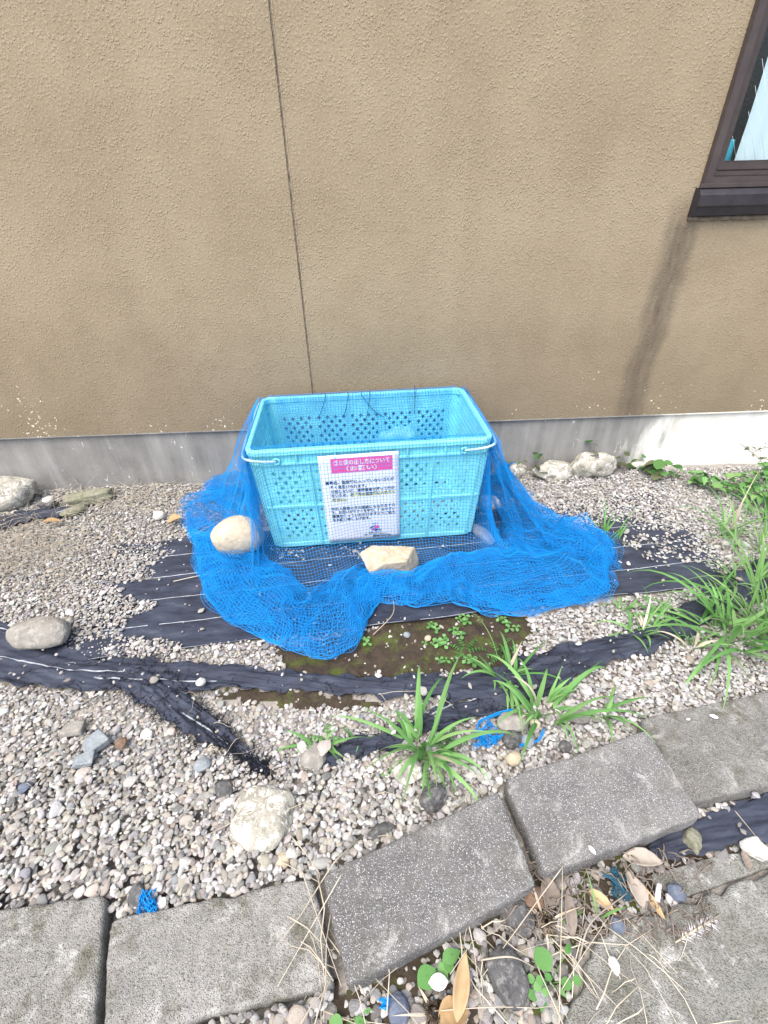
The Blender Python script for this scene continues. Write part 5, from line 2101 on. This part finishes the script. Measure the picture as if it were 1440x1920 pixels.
def feathery(px, py, n, L, label, seed, mat='vine_green', z=0.0, group=None, pairs=6, ls=0.011):
    """a rosette of fronds with paired leaflets"""
    rng = random.Random(seed)
    root = empty('feathery_weed', G(px, py, z))
    tag(root, label, 'plant', group)
    for k in range(n):
        az = k * 6.283 / n + rng.uniform(-0.3, 0.3)
        l = L * rng.uniform(0.7, 1.1)
        e = rng.uniform(0.3, 0.8)
        pts = [Vector((0, 0, -0.005))]
        for q in range(6):
            pts.append(pts[-1] + Vector((math.cos(az) * math.cos(e), math.sin(az) * math.cos(e), math.sin(e))) * l / 6)
            e -= 0.18
        fr = tube('frond', pts, 0.0008, mat, root, 4)
        for q in range(pairs):
            f = (q + 1.5) / (pairs + 0.5) * 6
            i = min(5, int(f))
            b = pts[i].lerp(pts[i + 1], f - i)
            for s in (-1, 1):
                leaf(fr, 'ovate', mat, b, az + s * 1.05, 0.1, ls * (1.15 - 0.5 * q / pairs), 'leaflet')
    return root


feathery(872, 1222, 7, 0.075, 'feathery dark green weed in the middle of the soil patch', 61)
feathery(938, 1225, 6, 0.075, 'feathery weed under the spreading grass', 62)
feathery(838, 1395, 6, 0.07, 'feathery weed behind the largest grass tuft', 63, z=0.012)
feathery(1235, 1160, 8, 0.085, 'low leafy weed beside the fabric hem at right', 64, 'herb_green', 0.012, None, 5, 0.017)
feathery(612, 1388, 4, 0.05, 'small leafy weed among the sparse tuft', 65, 'herb_green', 0.012, None, 4, 0.012)


def sprig(px, py, label, seed):
    """a fallen seed stalk reaching over the hem"""
    rng = random.Random(seed)
    a, b = G(935, 1225, 0.03), G(885, 1150, 0.035)
    root = empty('seed_stalk', a)
    tag(root, label, 'plant')
    pts = [Vector((0, 0, -0.02)), (b - a) * 0.3 + Vector((0, 0, 0.02)), (b - a) * 0.7 + Vector((0, 0, 0.025)), (b - a)]
    sp = smooth_path(pts, 14)
    tube('stem', sp, 0.0013, 'grass_pale', root, 5)
    for k in range(26):
        q = rng.uniform(8, 13)
        p = Vector(sp[int(q)])
        leaf(root, 'ovate', 'vine_dull', p, rng.uniform(0, 6.28), rng.uniform(0, 0.9), rng.uniform(0.008, 0.014), 'bract')


sprig(900, 1180, 'pale bent seed stalk leaning over the fabric hem', 71)


def vine(label, seed, runs, n_leaf, size, mats, kinds, lift, group=None, name='creeping_vine', stem_mat='twig'):
    rng = random.Random(seed)
    base = runs[0][0]
    root = empty(name, G(*base))
    tag(root, label, 'vine', group)
    o = Vector(root.location)
    for pxs in runs:
        pts = []
        for k, q in enumerate(pxs):
            z = q[2] if len(q) > 2 else 0.02 + lift * rng.random()
            pts.append(G(q[0], q[1], z) - o)
        sp = smooth_path(pts, 8 * len(pts))
        st = tube('runner', sp, 0.0014, stem_mat, root, 5)
        for k in range(n_leaf):
            p = Vector(sp[rng.randrange(len(sp))])
            az = rng.uniform(0, 6.28)
            s = size * rng.uniform(0.55, 1.2)
            d = Vector((math.cos(az), math.sin(az), 0)) * rng.uniform(0.005, 0.03) + Vector((0, 0, rng.uniform(0.005, lift)))
            tube('stalk', [p, p + d * 0.6 + Vector((0, 0, 0.004)), p + d], 0.0006, mats[0], root, 3)
            leaf(root, rng.choice(kinds), rng.choice(mats), p + d, az, rng.uniform(-0.5, 0.4), s, 'leaf', rng.uniform(-0.5, 0.5))
    return root


vine('green leafy vine spreading along the foot of the white foundation', 81,
     [[(1225, 888, 0.01), (1270, 895, 0.03), (1330, 905, 0.04), (1400, 905, 0.05), (1470, 890, 0.06)], [(1300, 905, 0.02), (1350, 915, 0.04), (1400, 920, 0.05), (1460, 925, 0.06)],
      [(1380, 915, 0.03), (1410, 900, 0.07), (1440, 880, 0.08), (1480, 880, 0.08)], [(1390, 935, 0.03), (1420, 930, 0.05), (1450, 940, 0.05), (1480, 935, 0.05)]],
     46, 0.046, ['vine_green', 'herb_green', 'grass_pale'], ['ovate', 'round', 'ovate'], 0.05)
vine('dark leaves with one large pale leaf standing at the lime wash edge', 82, [[(1215, 882, 0.0), (1228, 872, 0.06), (1240, 868, 0.10)], [(1215, 882, 0.0), (1232, 888, 0.03), (1255, 893, 0.02)]], 9, 0.062, ['vine_green', 'vine_dull'], ['round', 'ovate'], 0.03)
vine('brownish vine twigs behind the larger boulder by the wall', 83, [[(1170, 880, 0.0), (1150, 872, 0.05), (1130, 862, 0.10), (1112, 848, 0.14), (1105, 838, 0.15)], [(1130, 878, 0.0), (1160, 872, 0.05), (1190, 866, 0.07), (1205, 862, 0.06)]], 9, 0.046, ['vine_dull', 'vine_green'], ['round', 'ovate'], 0.03)
vine('dull vine leaves above the small round rock', 84, [[(1010, 895, 0.0), (1000, 880, 0.05), (975, 868, 0.08), (950, 862, 0.08), (938, 868, 0.05)], [(1000, 885, 0.03), (1010, 868, 0.08), (1008, 852, 0.10)]], 7, 0.042, ['vine_dull', 'vine_dull', 'vine_green'], ['round', 'ovate'], 0.02)
vine('thin thorny twig climbing the white foundation at right edge', 85, [[(1440, 890, 0.04), (1425, 862, 0.12), (1405, 845, 0.16), (1388, 832, 0.19)], [(1410, 850, 0.15), (1425, 842, 0.17), (1445, 838, 0.19)]], 10, 0.020, ['vine_dull'], ['ovate'], 0.012)


def broadleaf(px, py, leaves, label, seed, mat='herb_green', z=0.0):
    rng = random.Random(seed)
    root = empty('broadleaf_weed', G(px, py, z))
    tag(root, label, 'plant')
    o = Vector(root.location)
    for (lx, ly, s, kd, h) in leaves:
        p = G(lx, ly, z + h) - o
        tube('stalk', [(0, 0, -0.005), p * 0.5 + Vector((0, 0, 0.006)), p], 0.0009, mat, root, 4)
        az = math.atan2(p.y, p.x) if p.xy.length > 0.004 else rng.uniform(0, 6)
        d = Vector((math.cos(az), math.sin(az), 0)) * s * 0.5
        leaf(root, kd, mat, p - d, az, rng.uniform(-0.05, 0.25), s)
    return root


broadleaf(825, 1812, [(848, 1790, 0.045, 'ovate', 0.03), (800, 1832, 0.042, 'round', 0.02), (832, 1822, 0.032, 'ovate', 0.015), (842, 1812, 0.022, 'round', 0.02)], 'broad-leaved green seedling at the lower edge of the tilted block', 91)
broadleaf(1032, 1842, [(1018, 1798, 0.040, 'round', 0.035), (1066, 1778, 0.022, 'ovate', 0.03), (995, 1835, 0.016, 'round', 0.02), (1008, 1850, 0.017, 'round', 0.02), (990, 1860, 0.016, 'round', 0.015), (1000, 1868, 0.017, 'round', 0.012), (1012, 1838, 0.016, 'round', 0.022),
                       (1022, 1860, 0.014, 'round', 0.012), (1062, 1845, 0.022, 'round', 0.02), (1082, 1838, 0.018, 'round', 0.02), (1055, 1862, 0.016, 'ovate', 0.012), (1018, 1885, 0.020, 'ovate', 0.01), (1028, 1832, 0.014, 'round', 0.024)], 'round-leaved green weed between slab and dark porous rock', 92)
broadleaf(640, 1925, [(630, 1918, 0.026, 'round', 0.02), (676, 1915, 0.024, 'ovate', 0.02), (690, 1895, 0.014, 'ovate', 0.02)], 'small green leaves at the bottom picture edge', 93)


# ------------------------------------------------------------------ dry litter
def straw_mass(name, label, n, place, l0, l1, seed, mat='straw', r0=0.0006, r1=0.0014, z0=0.02, z1=0.05, bend=0.15, azf=None):
    rng = random.Random(seed)
    mb = MB()
    for _ in range(n):
        x, y = place(rng)
        g = G(x, y, 0)
        a = azf(rng) if azf else rng.uniform(0, 6.28)
        L = rng.uniform(l0, l1)
        z = rng.uniform(z0, z1)
        tilt = rng.uniform(-0.22, 0.22)
        pts = []
        for q in range(5):
            f = q / 4 - 0.5
            aa = a + bend * f * rng.uniform(-1, 1)
            kx, ky = rng.gauss(0, 0.022) * L, rng.gauss(0, 0.022) * L
            pts.append(Vector((g.x + kx + math.cos(aa) * L * f, g.y + ky + math.sin(aa) * L * f, max(0.014, z + tilt * L * f + 0.01 * math.sin(q * 1.4)))))
        r = rng.uniform(r0, r1)
        mb.add(tube_data(pts, [r, r, r * 0.9, r * 0.7, r * 0.3], 4))
    o = obj(name, mb.V, mb.F, mat, None, True)
    tag(o, label, 'dry grass', None, 'stuff')


def gauss(cx, cy, sx, sy):
    return lambda rng: (rng.gauss(cx, sx), rng.gauss(cy, sy))


straw_mass('dry_grass', 'thin dry brown grass stems strewn over the gravel at far left', 330, gauss(55, 1030, 75, 32), 0.06, 0.22, 1, r0=0.0005, r1=0.0011)
straw_mass('dry_grass', 'dry grass stems lying on gravel at the wall foot', 190, gauss(255, 945, 90, 20), 0.05, 0.2, 2, r0=0.0005, r1=0.001)
straw_mass('dry_grass', 'loose dry straws over the paving joint and litter at the bottom', 38, lambda r: (r.uniform(580, 1180), r.uniform(1730, 1960)), 0.06, 0.30, 3, r0=0.0005, r1=0.0015, z0=0.016, z1=0.032)
straw_mass('dry_grass', 'dry straws lying across the end of the long pale block', 9, gauss(585, 1760, 32, 70), 0.10, 0.28, 4, r0=0.0008, r1=0.0018, z0=0.054, z1=0.075)
straw_mass('dry_grass', 'dry straws lying on the big lower slab', 12, lambda r: (r.uniform(1080, 1330), r.uniform(1750, 1930)), 0.05, 0.2, 5, r0=0.0006, r1=0.0013, z0=0.016, z1=0.026)
straw_mass('dry_grass', 'scattered single straws on the gravel', 46, lambda r: (r.uniform(0, 900), r.uniform(1300, 1640)), 0.04, 0.16, 6, r0=0.0005, r1=0.001, z0=0.03, z1=0.042)
straw_mass('dry_grass', 'short dry bits among the litter between blocks and slab', 240, lambda r: (r.uniform(950, 1330), r.uniform(1600, 1760)), 0.015, 0.06, 7, 'dead_leaf_grey', 0.0008, 0.002, 0.012, 0.03)


def long_straw(label, a, b, r=0.0014, za=0.03, zb=0.03, sag=0.0, mat='straw', name='dry_stalk', bendx=0.0, group='long dry stalks'):
    p, q = G(*a, za), G(*b, zb)
    m = (p + q) / 2 + Vector((bendx, 0, sag))
    c = (p + q) / 2
    pts = smooth_path([p - p, m - p, q - p], 14)
    V, F = tube_data(pts, [r * (1 - 0.5 * i / 13) for i in range(14)], 5)
    o = obj(name, V, F, mat, None, True, p)
    tag(o, label, 'stalk', group)


long_straw('long straight straw standing up over the litter beside the root tuft', (1048, 1925), (1055, 1622), 0.0015, 0.02, 0.07)
long_straw('long straw slanting from the petal block corner down to the tan leaf', (1055, 1625), (905, 1830), 0.0014, 0.07, 0.03)
long_straw('long straw crossing from root tuft to the lower slab', (1035, 1760), (1160, 1890), 0.0013, 0.03, 0.02)
long_straw('straw running from litter far across the lower slab', (1145, 1690), (1270, 1825), 0.0012, 0.02, 0.018)
long_straw('bent grey stalk lying along the slab edge', (1085, 1800), (1175, 1675), 0.0024, 0.012, 0.03, 0.02, 'dead_leaf_grey', bendx=-0.03)
long_straw('pale arched stalk over the dark porous rock', (900, 1800), (1005, 1815), 0.0018, 0.03, 0.02, 0.05)
long_straw('pale straw lying across the left end of the tilted block', (565, 1630), (640, 1850), 0.0013, 0.075, 0.075)
long_straw('straw crossing the joint between long pale and tilted blocks', (640, 1640), (520, 1850), 0.0012, 0.08, 0.056)
long_straw('pale straw on gravel above the pale block corner', (500, 1600), (600, 1655), 0.0013, 0.035, 0.055)
long_straw('thin straw at the lower left of the tilted block', (570, 1880), (680, 1925), 0.0016, 0.02, 0.02)
long_straw('white twig crossing the flat fabric left of the net', (325, 1090), (440, 1068), 0.0018, 0.016, 0.022, 0.004)
long_straw('crooked white rootlet on the fabric hem below the net', (700, 1190), (738, 1125), 0.0018, 0.012, 0.05, 0.01, bendx=0.03)
long_straw('thin straw over the black sheet scrap', (1378, 1520), (1435, 1590), 0.0010, 0.03, 0.02)


def root_tuft(px, py, label, seed, n=46, R=0.045, z=0.008):
    rng = random.Random(seed)
    root = empty('dry_grass_crown', G(px, py, z))
    tag(root, label, 'dry grass', 'dead grass crowns')
    mb = MB()
    for k in range(n * 3):
        a = rng.uniform(0, 6.28)
        l = R * rng.uniform(0.2, 0.55)
        mb.add(tube_data([Vector((0.012 * math.cos(a), 0.012 * math.sin(a), 0)), Vector((l * 0.6 * math.cos(a), l * 0.6 * math.sin(a), 0.012 + 0.012 * rng.random())), Vector((l * math.cos(a), l * math.sin(a), 0.012 * rng.random()))], [0.0012, 0.0014, 0.0004], 4))
    c = obj('crown', mb.V, mb.F, 'twig', root, True)
    tag(c, None, None, None, 'stuff')
    for k in range(8):
        a = rng.uniform(0, 6.28)
        l = R * rng.uniform(1.0, 2.2)
        V, F = blade_data(a, rng.uniform(0.2, 0.7), l, 0.006 * rng.uniform(0.5, 1.2), rng.uniform(0.6, 2.4), rng.uniform(-1, 1), 7)
        o = obj('dead_blade', V, F, 'straw', root, True)
        o.location = (0.008 * math.cos(a), 0.008 * math.sin(a), 0.004)


root_tuft(1022, 1733, 'dead pale grass crown between the dark blocks and the slab', 201)
root_tuft(812, 1902, 'dead grass crown at the bottom below the tan leaf', 202, 40, 0.04)


def dead_leaf(label, px, py, L, Wd, yaw, mat, seed, z=0.024, curl=0.35, roll=0.0):
    rng = random.Random(seed)
    V, F = [], []
    n, m = 14, 6
    for i in range(n + 1):
        q = i / n
        w = Wd / 2 * max(0.05, math.sin(math.pi * q ** 0.85)) ** 0.8
        for k in range(m + 1):
            s = k / m * 2 - 1
            x = L * (q - 0.5)
            y = s * w
            zz = curl * (s * w) ** 2 / (Wd / 2) + 0.12 * L * math.sin(q * 2.6 + seed) ** 2 * 0.5 + 0.0012 * math.sin(i * 1.9 + k) - abs(s) * 0.0
            V.append((x, y, zz + 0.001 * rng.random()))
    for i in range(n):
        for k in range(m):
            a = i * (m + 1) + k
            F.append((a, a + 1, a + m + 2, a + m + 1))
    o = obj('dead_leaf', V, F, mat, None, True, G(px, py, z), yaw)
    o.rotation_euler = (roll, 0, yaw)
    md = o.modifiers.new('thickness', 'SOLIDIFY')
    md.thickness = 0.0007
    tag(o, label, 'leaf', 'dead leaves in the litter')


dead_leaf('long tan dead leaf standing out below the tilted block', 865, 1848, 0.10, 0.030, 1.25, 'dead_leaf_tan', 1, 0.03, 0.8)
dead_leaf('curled tan dead leaf at the very bottom under the long one', 850, 1905, 0.06, 0.05, 0.3, 'dead_leaf_tan', 2, 0.02, 0.9)
dead_leaf('grey arched dead leaf below the petal block', 1205, 1612, 0.085, 0.036, -0.15, 'dead_leaf_grey', 3, 0.022, 0.7)
dead_leaf('pinkish-grey dead leaf in the litter beside a small white peg', 1192, 1668, 0.07, 0.034, 1.7, 'dead_leaf_grey', 4, 0.018, 0.5)
dead_leaf('narrow tan dead leaf next to the white peg', 1222, 1690, 0.065, 0.016, 1.9, 'dead_leaf_tan', 5, 0.016, 0.5)
dead_leaf('tan dead leaf pointing at the bent stalk', 1128, 1690, 0.062, 0.022, -0.85, 'dead_leaf_tan', 6, 0.02, 0.6)
dead_leaf('pale torn dead leaf right of the root tuft', 1068, 1712, 0.085, 0.024, 1.35, 'dead_leaf_grey', 7, 0.02, 0.6)
dead_leaf('brown-grey dead leaf tucked behind the root tuft', 1030, 1672, 0.06, 0.04, 1.5, 'dead_leaf_grey', 8, 0.016, 0.4)
dead_leaf('dry tan leaf in the gravel beside the pale grey stone', 330, 975, 0.075, 0.05, 0.5, 'dead_leaf_tan', 9, 0.03, 0.7)
dead_leaf('dry tan leaf at the black fabric corner by the wall', 98, 978, 0.09, 0.03, 0.1, 'dead_leaf_tan', 10, 0.03, 0.5)
dead_leaf('pale dry leaf fragment by the upper slab edge', 1398, 1612, 0.04, 0.018, 1.35, 'dead_leaf_grey', 11, 0.012, 0.5)


def petal(label, px, py, L, Wd, yaw, z, mat='shell_white', name='petal', cat='petal'):
    me_V, me_F = leaf_data(L, Wd, 'round', 0.25, 6, -0.1)
    me_V = [(v[0] - L / 2, v[1], v[2]) for v in me_V]
    o = obj(name, me_V, me_F, mat, None, True, G(px, py, z), yaw)
    md = o.modifiers.new('thickness', 'SOLIDIFY')
    md.thickness = 0.0012
    tag(o, label, cat)


petal('white petal lying on the petal-marked dark block', 1110, 1594, 0.021, 0.010, -1.1, 0.064)
petal('white petal lying on the brownish block at right', 1338, 1344, 0.022, 0.012, -0.5, 0.053)
petal('tiny white petal left of the larger one on the brownish block', 1290, 1349, 0.011, 0.006, 0.1, 0.053)
petal('flat white shell fragment beside the tan dead leaf', 822, 1842, 0.038, 0.026, 0.0, 0.02, name='shell_fragment', cat='shell')
box_peg = tube('white_peg', [G(1232, 1690, 0.018), G(1236, 1658, 0.024)], 0.0055, 'shell_white', None, 8)
tag(box_peg, 'short white peg lying upright among dead leaves near the slab', 'peg')


def seed_head():
    a, b = G(1265, 1768, 0.016), G(1350, 1715, 0.018)
    root = empty('dry_seed_plume', a)
    tag(root, 'white feathery dry seed head lying on the lower slab', 'seed head')
    rng = random.Random(6)
    d = b - a
    tube('axis', [Vector((0, 0, 0)), d * 0.5 + Vector((0, 0, 0.003)), d], [0.0014, 0.0022, 0.001], 'straw', root, 5)
    mb = MB()
    for k in range(90):
        q = rng.uniform(0.1, 0.85)
        p = d * q
        a_ = rng.choice([-1, 1]) * rng.uniform(0.5, 1.1)
        dr = Vector((d.x * math.cos(a_) - d.y * math.sin(a_), d.x * math.sin(a_) + d.y * math.cos(a_), 0)).normalized()
        l = 0.022 * math.sin(math.pi * (0.15 + 0.7 * q)) * rng.uniform(0.6, 1.2)
        mb.add(tube_data([p, p + dr * l * 0.5 + Vector((0, 0, 0.003)), p + dr * l], [0.0005, 0.0004, 0.0002], 3))
    o = obj('bristles', mb.V, mb.F, 'shell_white', root, True)
    tag(o, None, None, None, 'stuff')


seed_head()


def net_scrap(label, px, py, w, d, h, seed, yaw=0.0, z=0.016, tails=(), mat='net_blue'):
    """a crumpled piece torn off the net"""
    n = 17
    u = np.linspace(-0.5, 0.5, n)
    X, Y = np.meshgrid(u, u, indexing='ij')
    P = np.stack([X * w * 1.0, Y * d * 1.0, 0 * X], -1)
    Q = np.stack([X * 2.2, Y * 2.2, 0 * X + seed], -1)
    P[..., 0] += 0.4 * w * fbm(Q * 1.5, seed, 3)
    P[..., 1] += 0.4 * d * fbm(Q * 1.5, seed + 3, 3)
    P[..., 2] = h * np.abs(fbm(Q * 2.0, seed + 7, 3)) + 0.002
    c, s = math.cos(yaw), math.sin(yaw)
    P = np.stack([P[..., 0] * c - P[..., 1] * s, P[..., 0] * s + P[..., 1] * c, P[..., 2]], -1)
    P = upsample(P, 2)
    V1, F1 = net_tubes(P[::2], 0.0009)
    V2, F2 = net_tubes(P.transpose(1, 0, 2)[::2], 0.0009)
    root = empty('net_scrap', G(px, py, z))
    tag(root, label, 'net', 'torn scraps of blue net')
    o = bpy.data.objects.new('mesh_sheet', fast_mesh('mesh_sheet', np.vstack([V1, V2]), np.vstack([F1, F2 + len(V1)]), mat))
    link(o, root)
    tag(o, None, None, None, 'stuff')
    rng = random.Random(seed)
    for tl in tails:
        mb = MB()
        pts0 = [G(a, b, z + 0.012) - root.location for a, b in tl]
        for k in range(9):
            pts = [p + Vector((rng.uniform(-1, 1), rng.uniform(-1, 1), rng.uniform(-0.3, 1))) * 0.005 for p in pts0]
            mb.add(tube_data(smooth_path(pts, 14), 0.0008, 3))
        obj('loose_strands', mb.V, mb.F, mat, root, True)


net_scrap('blue net scrap with a long strand behind the largest grass tuft', 912, 1386, 0.062, 0.05, 0.02, 3, 0.3, 0.014, [[(895, 1375), (900, 1355), (930, 1340), (962, 1332)], [(920, 1385), (960, 1376), (985, 1388)], [(1020, 1368), (1012, 1388), (1000, 1392), (975, 1398)]])
net_scrap('small fuzzy blue net scrap behind the long pale block', 280, 1694, 0.030, 0.036, 0.02, 5, 0.1, 0.03, [[(268, 1672), (272, 1690), (290, 1708)]])
net_scrap('tiny blue thread scrap at the bottom below the tilted block', 724, 1882, 0.022, 0.012, 0.008, 6, 0.2, 0.012)
net_scrap('dark blue net shreds in the litter under the petal block', 1160, 1658, 0.026, 0.04, 0.010, 8, -0.5, 0.006, [[(1130, 1638), (1150, 1650), (1180, 1685)]], 'shred_teal')
